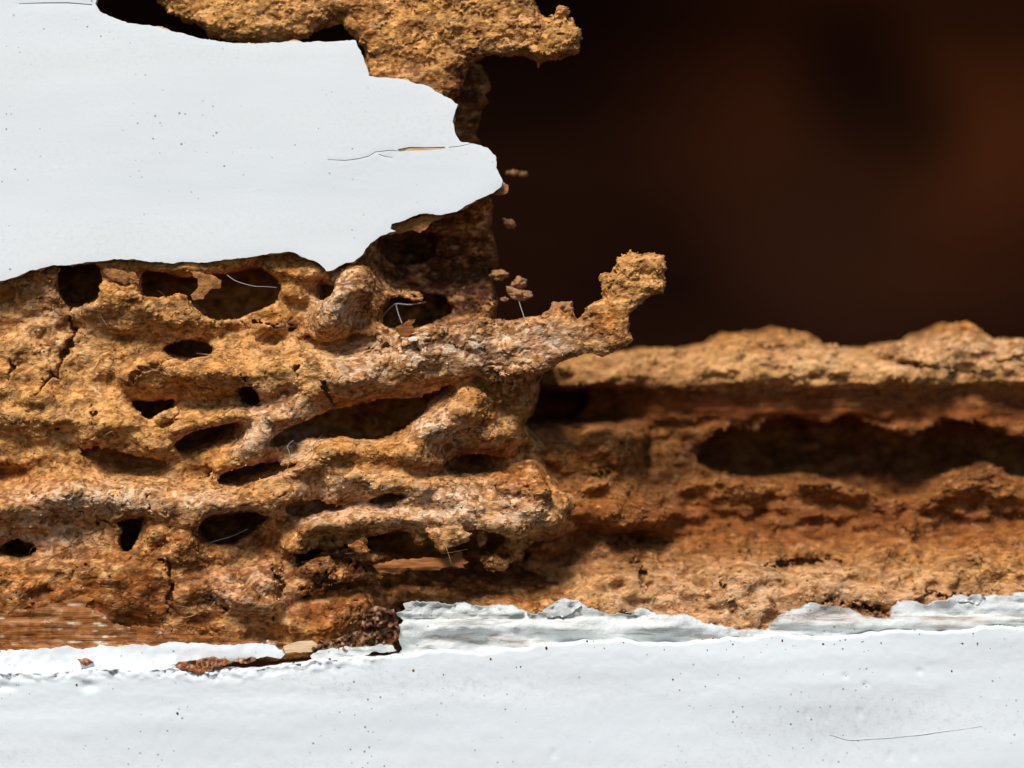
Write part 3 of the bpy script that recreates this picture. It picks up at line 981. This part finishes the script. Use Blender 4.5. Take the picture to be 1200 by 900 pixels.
# ------------------------------------------------------------------ the paint skin
PAINT = [(-60, -60), (112, -60), (113, 5), (120, 15), (135, 22), (150, 27), (175, 29), (190, 34), (210, 38), (240, 46), (270, 50), (300, 51), (330, 49), (360, 49), (395, 48), (418, 47), (422, 60), (430, 80), (434, 89),
         (455, 91), (480, 95), (500, 100), (520, 112), (538, 122), (533, 132), (530, 142), (534, 158), (540, 165), (556, 168), (572, 175), (580, 182), (583, 200), (589, 212), (587, 218), (578, 226), (560, 234), (548, 240),
         (535, 248), (518, 251), (500, 250), (480, 255), (460, 262), (457, 268), (463, 270), (445, 277), (435, 285), (425, 297), (415, 307), (405, 308), (390, 316), (383, 317), (375, 310), (360, 303), (345, 296),
         (338, 294), (320, 297), (300, 300), (270, 304), (240, 307), (200, 308), (175, 306), (150, 304), (135, 303), (120, 306), (90, 309), (60, 312), (35, 317), (15, 325), (-2, 331), (-60, 336)]
CRACK = [(384, 187), (405, 188), (420, 186), (432, 183), (440, 178), (458, 176), (470, 177)]
up = [(x, y - (0.25 if i in (0, len(CRACK) - 1) else 0.4)) for i, (x, y) in enumerate(CRACK)]
dn = [(x, y + (0.25 if i in (0, len(CRACK) - 1) else 0.4)) for i, (x, y) in enumerate(CRACK)][::-1]
CRACK2 = [(466, 174.6), (480, 172.0), (500, 172.4), (521, 171.8), (522, 174.4), (500, 176.4), (484, 177.2), (468, 177.0)]
CRACK4 = [(526, 172.2), (540, 170.6), (552, 167.6), (552, 168.2), (540, 171.4), (526, 173.0)]
CRACK5 = [(444, 180.4), (450, 182.6), (460, 184.4), (460, 184.9), (450, 183.3), (443.5, 181.0)]
CRACK3 = [(22, 4.0), (50, 2.8), (80, 2.6), (108, 5.0), (108, 6.0), (80, 3.8), (50, 4.0), (22, 4.6)]


def paint_h(x, y):
    z = 0.8 * samp(T_SM, x, y, 0 * x, 1500) + 0.07 * samp(T_SM, x * 0.5, y, 0 * x + 20, 300)
    d = np.abs(y - np.interp(x, [384, 405, 432, 458, 520, 556], [187, 188, 183, 176, 174, 168]))
    z += np.where((x > 380) & (x < 560), -0.25 * np.exp(-(d / 4) ** 2), 0)
    # lip curls forward a touch at the broken end
    z -= 3.0 * np.exp(-((x - 590) / 40) ** 2)
    return z


sheet('paint_skin', PAINT, M_PAINT, board, paint_h, thick=7, spacing=7, step=3.5, jit=0.45, seed=3, slits=[up + dn, CRACK2, CRACK3, CRACK4, CRACK5], roll=0.3, fine=(370, 160, 570, 200, 3.5))
sheet('primer_layer', PAINT, M_SLIVER, board, lambda x, y: paint_h(x, y) + 7.3, thick=3, spacing=14, step=2.5, jit=1.1, seed=4, roll=0.3, slits=())
sheet('bare_sliver', [(462, 172), (490, 169), (525, 169), (545, 168), (545, 180), (500, 181), (466, 180)], M_SLIVER, board, lambda x, y: 2.6 + 0.3 * samp(T_SM, x * 0.1, y, 0 * x, 30), thick=3, spacing=4, seed=5)
# scab of brown wood still stuck along the paint edge
sheet('wood_flake', [(453, 264), (468, 258), (490, 253), (516, 249), (519, 254), (503, 262), (494, 272), (478, 269), (464, 272)], M_FLAKE, board, lambda x, y: 9 + 0.12 * (y - 250) + 0.6 * samp(T_FB, x * .4, y, 0 * x, 60), thick=5, spacing=3, step=2.5, jit=0.9, seed=6)
sheet('wood_flake', [(585, 222), (592, 214), (597, 216), (594, 224), (584, 229), (578, 227)], M_FLAKE, board, lambda x, y: 6 + 0 * x, thick=5, spacing=3, step=2.5, jit=0.6, seed=8)
sheet('wood_flake', [(222, 318), (238, 318), (249, 322), (259, 330), (258, 337), (246, 340), (236, 350), (226, 352), (222, 346), (230, 338), (233, 330), (226, 326)], M_FLAKE, board,
      lambda x, y: 6 + 0.15 * (y - 320) + 0.8 * samp(T_FB, x, y, 0 * x, 60), thick=4, spacing=3, step=2.5, jit=1.0, seed=9)
sheet('wood_flake', [(120, 318), (134, 314), (158, 320), (162, 328), (152, 326), (146, 332), (138, 330), (128, 326)], M_FLAKE, board,
      lambda x, y: 2 + 0.2 * (y - 320) + 0.8 * samp(T_FB, x, y, 0 * x, 60), thick=4, spacing=3, step=2.5, jit=1.0, seed=10)

# strip of smooth bare grain along the foot of the board
STRIP = [(-60, 706), (10, 700), (28, 692), (62, 687), (100, 690), (108, 700), (98, 712), (122, 722), (130, 732), (172, 738), (220, 744), (300, 752), (340, 758), (300, 766), (100, 770), (-60, 776)]


def grain_h(x, y):
    return 7.5 + 0.8 * samp(T_FB, x * 0.05, y, 0 * x, 44) + 0.5 * samp(T_SM, x * 0.04, y + 40, 0 * x, 22) - 3.0 * np.exp(-((y - 722) / 20) ** 2) + 6 * np.exp(-((y - 692) / 8) ** 2)


def grain_tone(x, y, z):
    n = samp(T_FB, x * 0.05, y, 0 * x, 34) * 0.7 + 0.5 * samp(T_FB, x * 0.2, y, 0 * x, 60)
    n2 = samp(T_FB, x * 0.05 + 70, y, 0 * x, 22)
    c = np.empty((len(x), 3)); c[:] = lin(156, 98, 50)
    for colr, w in ((lin(186, 144, 108), np.clip(n * .4, 0, 1)), (lin(128, 70, 32), np.clip(-n * .55, 0, 1)), (lin(240, 222, 196), np.clip(n2 - 1.3, 0, 1))):
        c = c * (1 - w[:, None]) + colr * w[:, None]
    return c


sheet('bare_grain', STRIP, M_GRAIN, board, grain_h, thick=10, spacing=2.2, step=2.5, jit=1.0, seed=12, tone=grain_tone)

# splinter lying across the lower gallery
def splinter():
    sheet('splinter', [(436, 664), (452, 660), (462, 657), (478, 658), (500, 654), (520, 655), (530, 652), (541, 648), (545, 652), (541, 656), (549, 659), (543, 663), (546, 668), (530, 665), (520, 667), (500, 670), (480, 670), (462, 674), (452, 672), (446, 675), (441, 670)], M_SPLINT, board,
          lambda x, y: 12 + 0.035 * (y - 662) ** 2 - 0.02 * (x - 490) + 0.9 * samp(T_FB, x * 0.08, y, 0 * x, 40), thick=9, spacing=2.2, step=2.2, jit=0.9, seed=13)


splinter()

# white strip of paint still on the lower edge of the board
LIPL = [(-60, 762), (0, 763), (30, 761), (45, 764), (62, 760), (80, 758), (96, 762), (115, 757), (140, 759), (155, 756), (175, 757), (205, 755), (230, 754), (262, 757), (300, 754), (322, 757), (334, 766), (330, 772), (300, 772),
        (262, 777), (240, 782), (205, 784), (190, 786), (160, 786), (120, 790), (60, 793), (-60, 796)]
sheet('paint_remnant', LIPL, M_SILL, board, lambda x, y: 1.0 + 0.7 * samp(T_SM, x * 0.4, y, 0 * x, 200) + 0.5 * samp(T_FB, x * 0.6, y, 0 * x, 90) + np.clip((y - 770) / 10, 0, 1) * 1.6 * samp(T_FB, x * 0.5, y + 60, 0 * x, 50), thick=10, spacing=4, step=3, jit=0.7, seed=14, roll=0.6)
sheet('raw_edge', [(332, 757), (346, 753), (364, 752), (372, 756), (366, 764), (334, 766)], M_SLIVER, board, lambda x, y: 6 + 0 * x, thick=6, spacing=4, seed=15)

# ------------------------------------------------------------------ the rotten rail at the right
rail = thing('rotten_rail', 'rotten brown rail with ragged ridges and a long dark hollow, at the right', 'rotten rail')


def rear_tone(x, y, z):
    cream = blobs(x, y, [(960, 420, 60, 16, .4), (1150, 410, 90, 18, .45), (900, 690, 160, 26, .5), (880, 715, 80, 20, .5), (740, 700, 60, 20, .4), (1100, 700, 100, 20, .3), (1100, 425, 120, 14, .4)])
    gold = blobs(x, y, [(950, 440, 200, 16, .8), (1150, 445, 120, 16, .7), (700, 690, 60, 26, .6), (1120, 660, 160, 26, .6), (640, 620, 40, 20, .7)])
    rust = blobs(x, y, [(850, 610, 260, 40, .9), (1100, 610, 160, 40, .9), (900, 580, 100, 20, .6), (1000, 480, 400, 30, .8), (700, 530, 100, 30, .4), (780, 640, 80, 26, .6)])
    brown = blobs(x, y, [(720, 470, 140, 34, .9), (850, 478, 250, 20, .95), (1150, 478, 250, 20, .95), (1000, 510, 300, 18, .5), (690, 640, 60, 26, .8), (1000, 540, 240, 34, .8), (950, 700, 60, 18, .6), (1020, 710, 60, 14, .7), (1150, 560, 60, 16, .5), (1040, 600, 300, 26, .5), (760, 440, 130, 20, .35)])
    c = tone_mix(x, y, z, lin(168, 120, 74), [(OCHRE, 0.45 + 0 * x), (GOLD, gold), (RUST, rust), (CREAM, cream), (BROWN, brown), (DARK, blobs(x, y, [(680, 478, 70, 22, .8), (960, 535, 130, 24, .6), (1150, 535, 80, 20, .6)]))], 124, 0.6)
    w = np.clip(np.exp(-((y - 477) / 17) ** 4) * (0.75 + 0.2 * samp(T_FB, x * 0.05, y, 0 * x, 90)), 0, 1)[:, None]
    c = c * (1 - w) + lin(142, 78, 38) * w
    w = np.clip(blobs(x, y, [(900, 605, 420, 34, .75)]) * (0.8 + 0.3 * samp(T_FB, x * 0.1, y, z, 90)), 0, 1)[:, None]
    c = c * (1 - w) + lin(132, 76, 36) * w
    w = np.clip(blobs(x, y, [(950, 425, 460, 26, .7)]) * (0.9 + 0.25 * samp(T_FB, x * 0.4, y, z, 90)), 0, 1)[:, None]
    c = c * (1 - w) + lin(216, 166, 110) * w
    w = np.clip(blobs(x, y, [(900, 692, 440, 36, .6)]) * (0.8 + 0.7 * samp(T_FB, x * 0.3, y, z, 60)), 0, .85)[:, None]
    c = c * (1 - w) + lin(210, 162, 114) * w
    return c


def build_rear():
    DN = 1.05
    fl = Field(560, 1300, 360, 768, -6, 330, 2.0)
    X, Y = np.meshgrid(fl.x, fl.y, indexing='ij')
    Z0 = np.zeros_like(X)
    # picture coordinates of the plan points, at the depth each band lies in
    kz = 1 + np.interp(Y, [420, 560, 700, 740], [150, 130, 45, 30]) / DIST
    PX, PY = 600 + (X - 600) / kz, 450 + (Y - 450) / kz
    wob = (2 + 4 * (PY > 500)) * samp(T_SM, X * 0.5, 0 * X, Z0, 400) + (0.8 + 2 * (PY > 500)) * samp(T_SM, X, 0 * X + 9, Z0, 160)
    Yw = PY + wob
    Hh = np.interp(Yw, [380, 400, 430, 450, 455, 460, 485, 496, 504, 520, 540, 556, 566, 600, 630, 660, 700, 725, 760],
                   [175, 158, 140, 132, 143, 152, 157, 162, 158, 160, 170, 150, 112, 116, 104, 78, 52, 38, 34]).astype(np.float32)
    # left lump between the front mass and the rail
    left = np.clip((780 - PX) / 60, 0, 1)
    HL = np.interp(Yw, [380, 420, 450, 460, 490, 503, 515, 535, 556, 570, 600, 630, 650, 680, 720], [175, 150, 140, 215, 225, 140, 104, 92, 100, 76, 68, 78, 76, 54, 40])
    Hh = Hh * (1 - left) + HL * left
    for pts, r, h in [([(800, 540), (820, 550), (870, 566)], 22, 20), ([(1090, 580), (1150, 562), (1200, 580)], 22, 24), ([(960, 565), (1010, 575)], 18, 14), ([(840, 520), (800, 500)], 16, 10),
                      ([(1040, 500), (1080, 512), (1130, 500)], 16, 16), ([(1160, 505), (1240, 515)], 20, 16), ([(900, 420), (960, 410)], 26, 12), ([(1050, 420), (1140, 405), (1220, 415)], 28, 18),
                      ([(660, 690), (760, 680), (860, 690), (960, 700)], 30, 14), ([(1000, 660), (1220, 650)], 30, 10), ([(720, 610), (790, 606)], 22, 14), ([(600, 604), (680, 600), (770, 612)], 16, 22), ([(590, 556), (650, 566), (700, 560)], 16, 20), ([(610, 640), (680, 636), (740, 646)], 13, 22), ([(620, 530), (740, 528)], 20, 16)]:
        Hh -= line_bump(PX, PY, pts, r, h)
    for bx, by, rx, ry, dp in [(648, 684, 34, 40, 44), (730, 630, 50, 16, 34), (680, 640, 30, 20, 18), (960, 715, 18, 14, 12), (1060, 655, 20, 12, 16), (910, 690, 14, 10, 10), (760, 540, 8, 24, 26)]:
        Hh += dp * np.exp(-((PX - bx) / rx) ** 2 - ((PY - by) / ry) ** 2)
    flat = np.exp(-((PY - 476) / 15) ** 4)
    Hh += (1 - flat) * (4 * samp(T_SM, X * 0.5, Y, Z0, 260) + 3 * samp(T_SM, X * 0.7, Y, Z0 + 30, 120)) + flat * 0.9 * samp(T_FB, X * 0.06, Y, Z0, 120)
    fl.from_height(Hh)
    # upper silhouette
    topp = [(560, 440), (620, 428), (640, 420), (680, 416), (735, 413), (760, 409), (800, 411), (815, 407), (834, 406), (842, 397), (858, 391), (880, 392), (900, 390), (918, 384), (934, 389), (950, 391), (962, 399), (976, 407),
            (1000, 410), (1034, 410), (1042, 404), (1062, 402), (1080, 401), (1098, 392), (1116, 384), (1135, 378), (1150, 384), (1160, 393), (1176, 400), (1200, 398), (1260, 404)]
    q = [at(x, y, 150) for x, y in topp]
    fl.clip2d(q + [(1330, 430), (1330, 800), (640, 800), (648, 722), (622, 704), (638, 688), (612, 672), (626, 652), (592, 632), (570, 560), (566, 440)], 26)
    # the top ridge is a shell: hollow behind
    def C(pts, d=150):
        return [at(x, y, d) for x, y in pts]
    fl.carve(C([(822, 540), (834, 520), (862, 512), (890, 520), (905, 506), (930, 500), (960, 508), (1000, 500), (1030, 512), (1066, 522), (1086, 516), (1105, 506), (1140, 504), (1165, 516), (1200, 524), (1300, 528), (1300, 570),
                (1200, 566), (1160, 548), (1110, 560), (1080, 584), (1036, 586), (1010, 574), (975, 566), (950, 558), (900, 564), (850, 560), (830, 550)]), 122, (0, -.05), -.05, k=8)
    fl.carve(C([(612, 470), (640, 458), (700, 456), (712, 470), (690, 494), (640, 500), (614, 496)]), 95, (-.1, 0), 0, k=10)
    for c_ in [[(754, 512), (760, 530), (768, 556)], [(880, 668), (920, 658), (990, 656)], [(842, 672), (846, 692), (858, 712)], [(1036, 418), (1080, 428), (1150, 438)], [(700, 640), (740, 632), (800, 640)],
               [(960, 700), (1010, 705), (1040, 716)], [(1060, 690), (1120, 700)], [(745, 655), (752, 668), (750, 690)], [(690, 560), (730, 552)]]:
        fl.crack(C(c_, 90), 3.2, 22)

    def fn(x, y, z):
        fl_ = np.exp(-((y - 477) / 16) ** 4)
        r = 1.5 * samp(T_SM, x * 0.45, y, z, 150) + 1.5 * samp(T_FB, x * 0.4, y, z, 80)
        p = pellets(x, y, z, 150)
        low = np.clip((y - 560) / 40, 0, 1)
        return (1 - 0.94 * fl_) * (1 - 0.3 * low) * (r + 2.2 * (p - 0.5))
    fl.rough(fn, 10)
    v, f = fl.mesh()
    v, f = drop_small(v, f, 2500)
    # drop the far hidden layers only when far behind
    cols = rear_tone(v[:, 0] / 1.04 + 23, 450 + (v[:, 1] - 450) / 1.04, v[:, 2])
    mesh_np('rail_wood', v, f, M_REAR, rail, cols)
    return v, f, cols


RV, RF, RC = build_rear()
grains('frass_pellets', RV, RF, RC, 3000, 1.0, 3.0, M_REAR, rail, 12, (RV[:, 2] < 200) & (np.abs(RV[:, 1] - 478) > 24))

# grey paint left along the foot of the rail
LIPR = [(472, 760), (466, 750), (470, 742), (464, 734), (472, 728), (467, 720), (475, 715), (471, 709), (480, 707), (520, 711), (560, 712), (600, 711), (628, 722), (640, 716), (660, 706), (678, 706), (690, 716), (720, 722), (760, 721), (800, 723), (830, 733), (870, 740), (905, 738), (915, 724), (930, 716), (950, 712), (1000, 716),
        (1018, 726), (1046, 724), (1056, 708), (1076, 706), (1090, 712), (1110, 708), (1130, 700), (1150, 703), (1200, 697), (1270, 694), (1270, 748), (1000, 752), (760, 764), (640, 770), (466, 778)]
RMB = [(474, 725), (500, 726), (524, 727), (560, 729), (600, 726), (640, 726)]


def lip_h(x, y):
    z = 15 + 0.0016 * np.maximum(735 - y, 0) ** 2 + 2.4 * samp(T_SM, x * 0.35, y, 0 * x, 160) + 1.4 * samp(T_FB, x * 0.12, y, 0 * x, 60)
    z += -9 * np.exp(-((y - (738 - 0.012 * (x - 470))) / 9) ** 2) + 4 * np.exp(-((y - (727 - 0.01 * (x - 470))) / 2.4) ** 2)
    z += 3.0 * samp(T_FB, x * 0.10, y, 0 * x + 30, 40) * np.exp(-((y - 716) / 7) ** 2) * (x < 640)
    return z


sheet('paint_remnant', LIPR, M_OLD, rail, lip_h, thick=12, spacing=3.2, step=3, jit=1.1, seed=16, roll=0.6)
for q_, s_ in (([(638, 716), (650, 708), (662, 702), (674, 704), (682, 712), (672, 720), (655, 724), (642, 726)], 21), ([(734, 719), (748, 714), (768, 717), (770, 721), (752, 724)], 22), ([(1128, 706), (1144, 697), (1158, 700), (1150, 708)], 23)):
    sheet('paint_flake', q_, M_OLD, rail, lambda x, y: 12 + 1.3 * samp(T_FB, x, y, 0 * x, 50), thick=5, spacing=3, step=2.5, jit=0.9, seed=s_)

# ------------------------------------------------------------------ the white sill
sill = thing('window_sill', 'long white painted sill with pin holes and a chipped top edge, below the eaten wood', 'sill')
JX = [-80, 0, 50, 100, 150, 200, 240, 300, 340, 400, 462, 520, 600, 650, 700, 730, 760, 800, 850, 905, 950, 1000, 1050, 1100, 1150, 1200, 1300]
JY = [786, 786, 785, 783, 780, 781, 785, 781, 776, 770, 764, 762, 759, 754, 748, 747, 753, 750, 746, 742, 745, 743, 738, 736, 735, 732, 726]


def build_sill():
    xs = np.arange(-80, 1290, 2.5)
    top = np.interp(xs, JX, JY) + 1.3 * samp(T_SM, xs, 0 * xs, 0 * xs, 320) + 0.8 * samp(T_SM, xs, 0 * xs + 7, 0 * xs, 130)
    # profile parameter: back of the ledge, rounded lip, face
    prof = [(6, 60), (4.2, 44), (3, 30), (2.2, 20), (1.6, 12), (0.8, 5), (0.1, -4), (-0.2, -10), (0.0, -13), (0.4, -14.6), (1.0, -15.4), (2.2, -15.9), (4.5, -16), (8, -16)]
    y_, dd = [], []
    for py, pd in prof:
        y_.append(top + py * 1.0); dd.append(np.full_like(xs, pd))
    lowers = np.concatenate([np.arange(11, 60, 2.5), np.arange(60, 420, 5.0)])
    for s_ in lowers:
        y_.append(top * max(0, 1 - s_ / 300) + np.interp(xs, [0, 1200], [800, 732]) * 0 + (760) * min(1, s_ / 300) + s_)
        dd.append(np.full_like(xs, -16 - s_ * 0.012))
    y_, dd = np.array(y_), np.array(dd)
    X = np.broadcast_to(xs, y_.shape)
    nse = 0.9 * samp(T_SM, X * 0.4, y_, 0 * X, 700) + 0.10 * samp(T_SM, X * 0.25, y_, 0 * X + 33, 170) + 0.10 * samp(T_FB, X * .5, y_, 0 * X, 120)
    # soft brushed waves and dents below the lip
    nse += 0.5 * np.exp(-((y_ - np.interp(X, [0, 1200], [830, 775])) / 12) ** 2)
    for bx, by, rx, ry, dp in [(107, 802, 9, 5, 3.5), (8, 803, 12, 4, 2.5), (1075, 785, 3, 2.5, 1.6), (988, 790, 3, 2.5, 1.5), (1012, 800, 3, 3, 1.4), (1006, 832, 3, 3, 1.4), (968, 838, 4, 2.5, 1.4), (945, 834, 4, 2, 1.2), (1068, 882, 3, 3, 1.4), (1041, 882, 3, 3, 1.4),
                               (190, 858, 3, 2.5, 1.2), (430, 838, 3, 2, 1.2), (648, 880, 3, 2.4, 1.6), (697, 826, 2.5, 2, 1.4)]:
        nse += dp * np.exp(-((X - bx) / rx) ** 2 - ((y_ - by) / ry) ** 2)
    # the joint at the left is clotted and rough
    rough = np.exp(-((y_ - np.interp(X, JX, JY)) / 9) ** 2) * np.clip((480 - X) / 80, 0, 1)
    nse += rough * (2.4 * samp(T_FB, X * 0.5, y_, 0 * X + 50, 60))
    dd = dd + nse
    n, m = y_.shape
    global SILL_PTS
    SILL_PTS = (X.copy(), y_.copy(), dd.copy())
    v = np.stack([X.ravel(), y_.ravel(), dd.ravel()], 1)
    i = np.arange(n * m).reshape(n, m)
    f = np.stack([i[:-1, :-1], i[1:, :-1], i[1:, 1:], i[:-1, 1:]], -1).reshape(-1, 4)
    mesh_np('sill_face', v, f, M_SILL, sill)


build_sill()


def chip_tone(x, y, z):
    return tone_mix(x, y, z, lin(176, 120, 86), [(BROWN, 0.4 + 0 * x)], 70, 1.2)


def rough_patch(name, pts, parent, z0, seed, mat=M_WOOD, tone=chip_tone, amp=2.2):
    return sheet(name, pts, mat, parent, lambda x, y: z0 + amp * samp(T_FB, x * 0.6, y, 0 * x + seed * 13, 50) + 2 * (pellets(x, y, 0 * x + seed, 90) - 0.5) + 0.6 * amp * samp(T_SM, x * 0.6, y, 0 * x + seed * 5, 110), thick=8, spacing=2.0, step=2.2, jit=1.2, seed=seed, tone=tone)


rough_patch('bare_patch', [(202, 778), (216, 774), (232, 772), (252, 768), (262, 770), (276, 771), (270, 777), (258, 783), (244, 786), (226, 786), (212, 783)], sill, -16, 31)
rough_patch('bare_patch', [(276, 772), (294, 770), (298, 774), (284, 776)], sill, -12, 32)
rough_patch('bare_patch', [(94, 775), (104, 772), (108, 777), (100, 779)], sill, -4, 33)
rough_patch('dirt_clump', [(364, 764), (374, 753), (386, 752), (404, 748), (420, 738), (424, 720), (432, 714), (446, 712), (462, 716), (467, 735), (464, 756), (450, 759), (420, 757), (395, 762), (375, 766)], board, 8, 34,
            tone=lambda x, y, z: tone_mix(x, y, z, lin(120, 78, 50), [(DARK, 0.3 + 0 * x)], 110, 1.0), amp=5)
sheet('paint_lip', [(362, 770), (372, 763), (392, 760), (430, 757), (462, 757), (466, 763), (430, 768), (392, 772), (370, 776)], M_OLD, board, lambda x, y: 1 + 1.0 * samp(T_SM, x * .5, y, 0 * x, 60), thick=8, spacing=3, step=3, jit=0.8, seed=35)


def dust():
    r = np.random.default_rng(61)
    X, Y, D_ = SILL_PTS
    n = 110
    px = r.uniform(0, 1200, n)
    off = r.exponential(9, n) - 2
    k = np.argmin((X[:, None, :] - px[None, :, None])[0] ** 2, axis=1)
    vs, fs, cs = [], [], []
    for i in range(n):
        col_y = Y[:, k[i]]
        yy = np.interp(px[i], JX, JY) + off[i] * 1.3
        j = np.argmin(np.abs(col_y - yy))
        c = np.array([X[j, k[i]], Y[j, k[i]], D_[j, k[i]]])
        rad = 0.5 + 1.3 * r.random() ** 3
        b = ICO_V * rad * (0.7 + 0.6 * r.random((1, 3))) + c
        fs.append(ICO_F[:, ::-1] + 12 * i); vs.append(b)
        cs.append(np.repeat(lin(120, 80, 52)[None] * (0.5 + 0.9 * r.random()), 12, 0))
    o = mesh_np('frass_dust', np.concatenate(vs), np.concatenate(fs), M_WOOD, None, np.concatenate(cs))
    props(o, 'brown frass dust scattered along the top edge of the white sill', 'dust', None, 'stuff')


dust()

# ------------------------------------------------------------------ loose bits
def lump(name, px, py, d, r, seed, mat=M_FRASS, stretch=(1.3, 0.8, 1), rot=0.0, label=None, cat=None, group=None, parent=None):
    bm = bmesh.new()
    bmesh.ops.create_icosphere(bm, subdivisions=4, radius=1)
    x0, y0 = at(px, py, d)
    ca, sa = math.cos(rot), math.sin(rot)
    for v in bm.verts:
        c = v.co
        n = mnoise.fractal(c * 1.3 + Vector((seed * 3.1, seed, 0)), 1.0, 2.0, 3)
        k = mnoise.cell_vector(c * 2.4 + Vector((seed, 0, 0)))
        w = mnoise.voronoi(c * 2.0 + Vector((seed * 1.7, 0, 4)))[0][0]
        c *= 1 + 0.45 * n - 0.35 * (w - 0.3)
        q = Vector((c.x * stretch[0], c.y * stretch[2], c.z * stretch[1])) * r
        v.co = Vector((q.x * ca - q.z * sa, q.y, q.x * sa + q.z * ca)) * S
    me = bpy.data.meshes.new(name)
    bm.to_mesh(me); bm.free()
    for p in me.polygons:
        p.use_smooth = True
    me.materials.append(mat)
    o = bpy.data.objects.new(name, me)
    o.location = W(x0, y0, d)
    link(o, parent)
    return props(o, label, cat, group)


G = 'frass crumbs hanging in silk before the dark gap'
lump('frass_crumb', 597, 262, 60, 6.5, 1, rot=-.4, label='small lone crumb hanging in front of the dark gap below the paint tip', cat='crumb', group=G)
lump('frass_crumb', 600, 203, 110, 5.5, 2, label='tiny blurred crumb just right of the paint tip', cat='crumb', group=G)
lump('frass_crumb', 613, 204, 120, 4.0, 3, label='smallest blurred crumb floating farthest right of the paint tip', cat='crumb', group=G)
lump('frass_crumb', 585, 322, 50, 9, 4, stretch=(1.3, .7, 1), label='flat crumb stuck to the edge of the dark recess, left of the hanging cluster', cat='crumb', group=G)
lump('frass_crumb', 608, 332, 46, 9, 5, stretch=(1.2, .75, 1), rot=.3, label='upper crumb of the cluster hanging over the twig root', cat='crumb', group=G)
lump('frass_crumb', 608, 345, 40, 11, 6, stretch=(1.45, .65, 1), rot=-.25, label='largest oval crumb of the cluster hanging over the twig root', cat='crumb', group=G)
lump('frass_crumb', 591, 351, 44, 3.6, 7, label='tiny crumb hanging lower left of the oval crumb', cat='crumb', group=G)
lump('frass_crumb', 655, 366, 4, 12, 8, stretch=(1.5, .9, 1), rot=.5, label='lumpy crumb pile sitting on top of the twig beside its root', cat='crumb', group=G)
lump('frass_crumb', 484, 327, 62, 4.5, 9, mat=M_SPLINT, label='pale crumb caught deep in the dark recess under the paint', cat='crumb', group=G)


def tube(name, pts, r, mat, label=None, cat=None, group=None, parent=None):
    cu = bpy.data.curves.new(name, 'CURVE')
    cu.dimensions = '3D'
    sp = cu.splines.new('POLY')
    p = []
    q = [np.array([*at(x, y, d), d]) for x, y, d in pts]
    for i in range(len(q) - 1):
        p0, p1, p2, p3 = q[max(i - 1, 0)], q[i], q[i + 1], q[min(i + 2, len(q) - 1)]
        for t in np.linspace(0, 1, 8, endpoint=False):
            p.append(0.5 * ((2 * p1) + (-p0 + p2) * t + (2 * p0 - 5 * p1 + 4 * p2 - p3) * t * t + (-p0 + 3 * p1 - 3 * p2 + p3) * t ** 3))
    p.append(q[-1])
    sp.points.add(len(p) - 1)
    for a_, b_ in zip(sp.points, p):
        a_.co = (*W(*b_), 1)
    cu.bevel_depth = r * S
    cu.bevel_resolution = 1
    tmp = bpy.data.objects.new(name, cu)
    me = bpy.data.meshes.new_from_object(tmp)
    me.name = name
    bpy.data.objects.remove(tmp)
    me.materials.clear()
    me.materials.append(mat)
    o = bpy.data.objects.new(name, me)
    link(o, parent)
    return props(o, label, cat, group)


SG = 'spider silk strands on the eaten wood'
tube('silk_strand', [(266, 322, 6), (276, 329, 2), (296, 335, -1), (312, 336, 2), (324, 337, 10)], 0.33, M_SILK, 'long pale silk strand spanning the big upper hole', 'silk strand', SG)
tube('silk_strand', [(448, 378, 40), (449, 370, 38), (456, 362, 36), (464, 356, 36), (480, 357, 40), (498, 354, 48)], 0.48, M_SILK, 'dusty bent silk strand over the dark pocket above the twig root', 'silk strand', SG)
tube('silk_strand', [(464, 357, 36), (467, 368, 34), (471, 379, 30)], 0.42, M_SILK, 'short silk strand dropping from the bend to a wood chip', 'silk strand', SG)
tube('silk_strand', [(607, 350, 38), (611, 362, 20), (615, 374, 4)], 0.36, M_SILK, 'short silk strand holding the oval crumb to the twig', 'silk strand', SG)
tube('silk_strand', [(622, 380, -4), (634, 372, 0), (645, 364, 4)], 0.36, M_SILK, 'short silk strand between the twig and its crumb pile', 'silk strand', SG)
tube('silk_strand', [(344, 516, 0), (337, 523, -2), (340, 535, -4), (336, 552, 2)], 0.27, M_SILK, 'fine wavy silk strand below the long gallery', 'silk strand', SG)
tube('silk_strand', [(236, 640, 24), (252, 634, 20), (270, 629, 18), (290, 620, 22)], 0.27, M_SILK, 'faint silk strand across the lower webbed hole', 'silk strand', SG)

w1 = thing('wood_chip', 'pale torn wood chip propped on the twig root beside the bent silk strand', 'wood chip')
sheet('chip_body', [(463, 386), (472, 380), (478, 374), (487, 373), (483, 381), (486, 388), (480, 391), (477, 397), (470, 393)], M_SPLINT, w1, lambda x, y: -2 + 0.25 * (y - 385) + 0.6 * samp(T_FB, x, y, 0 * x, 40), thick=4, spacing=2.5, step=2, jit=0.7, seed=41)
w2 = thing('paint_chip', 'tiny white paint chip lying on the twig root under the torn wood chip', 'paint chip')
sheet('chip_body', [(478, 397), (483, 395), (490, 396), (489, 399), (481, 400)], M_CHIP, w2, lambda x, y: -12 + 0 * x, thick=4, spacing=2.5, step=2, jit=0.3, seed=42)

# scratch in the sill paint at the lower right
def sill_d(x, y):
    X, Y, D_ = SILL_PTS
    return float(D_.ravel()[np.argmin((X.ravel() - x) ** 2 + (Y.ravel() - y) ** 2)])


pts_ = [(972, 861), (978, 862.5), (984, 864.5), (994, 867), (1007, 867), (1020, 866), (1040, 865), (1060, 863), (1080, 861), (1100, 858), (1125, 855), (1151, 851)]
tube('scratch', [(x, y, sill_d(*at(x, y, -17)) + 0.1) for x, y in pts_], 0.6, M_SCRATCH, parent=sill)
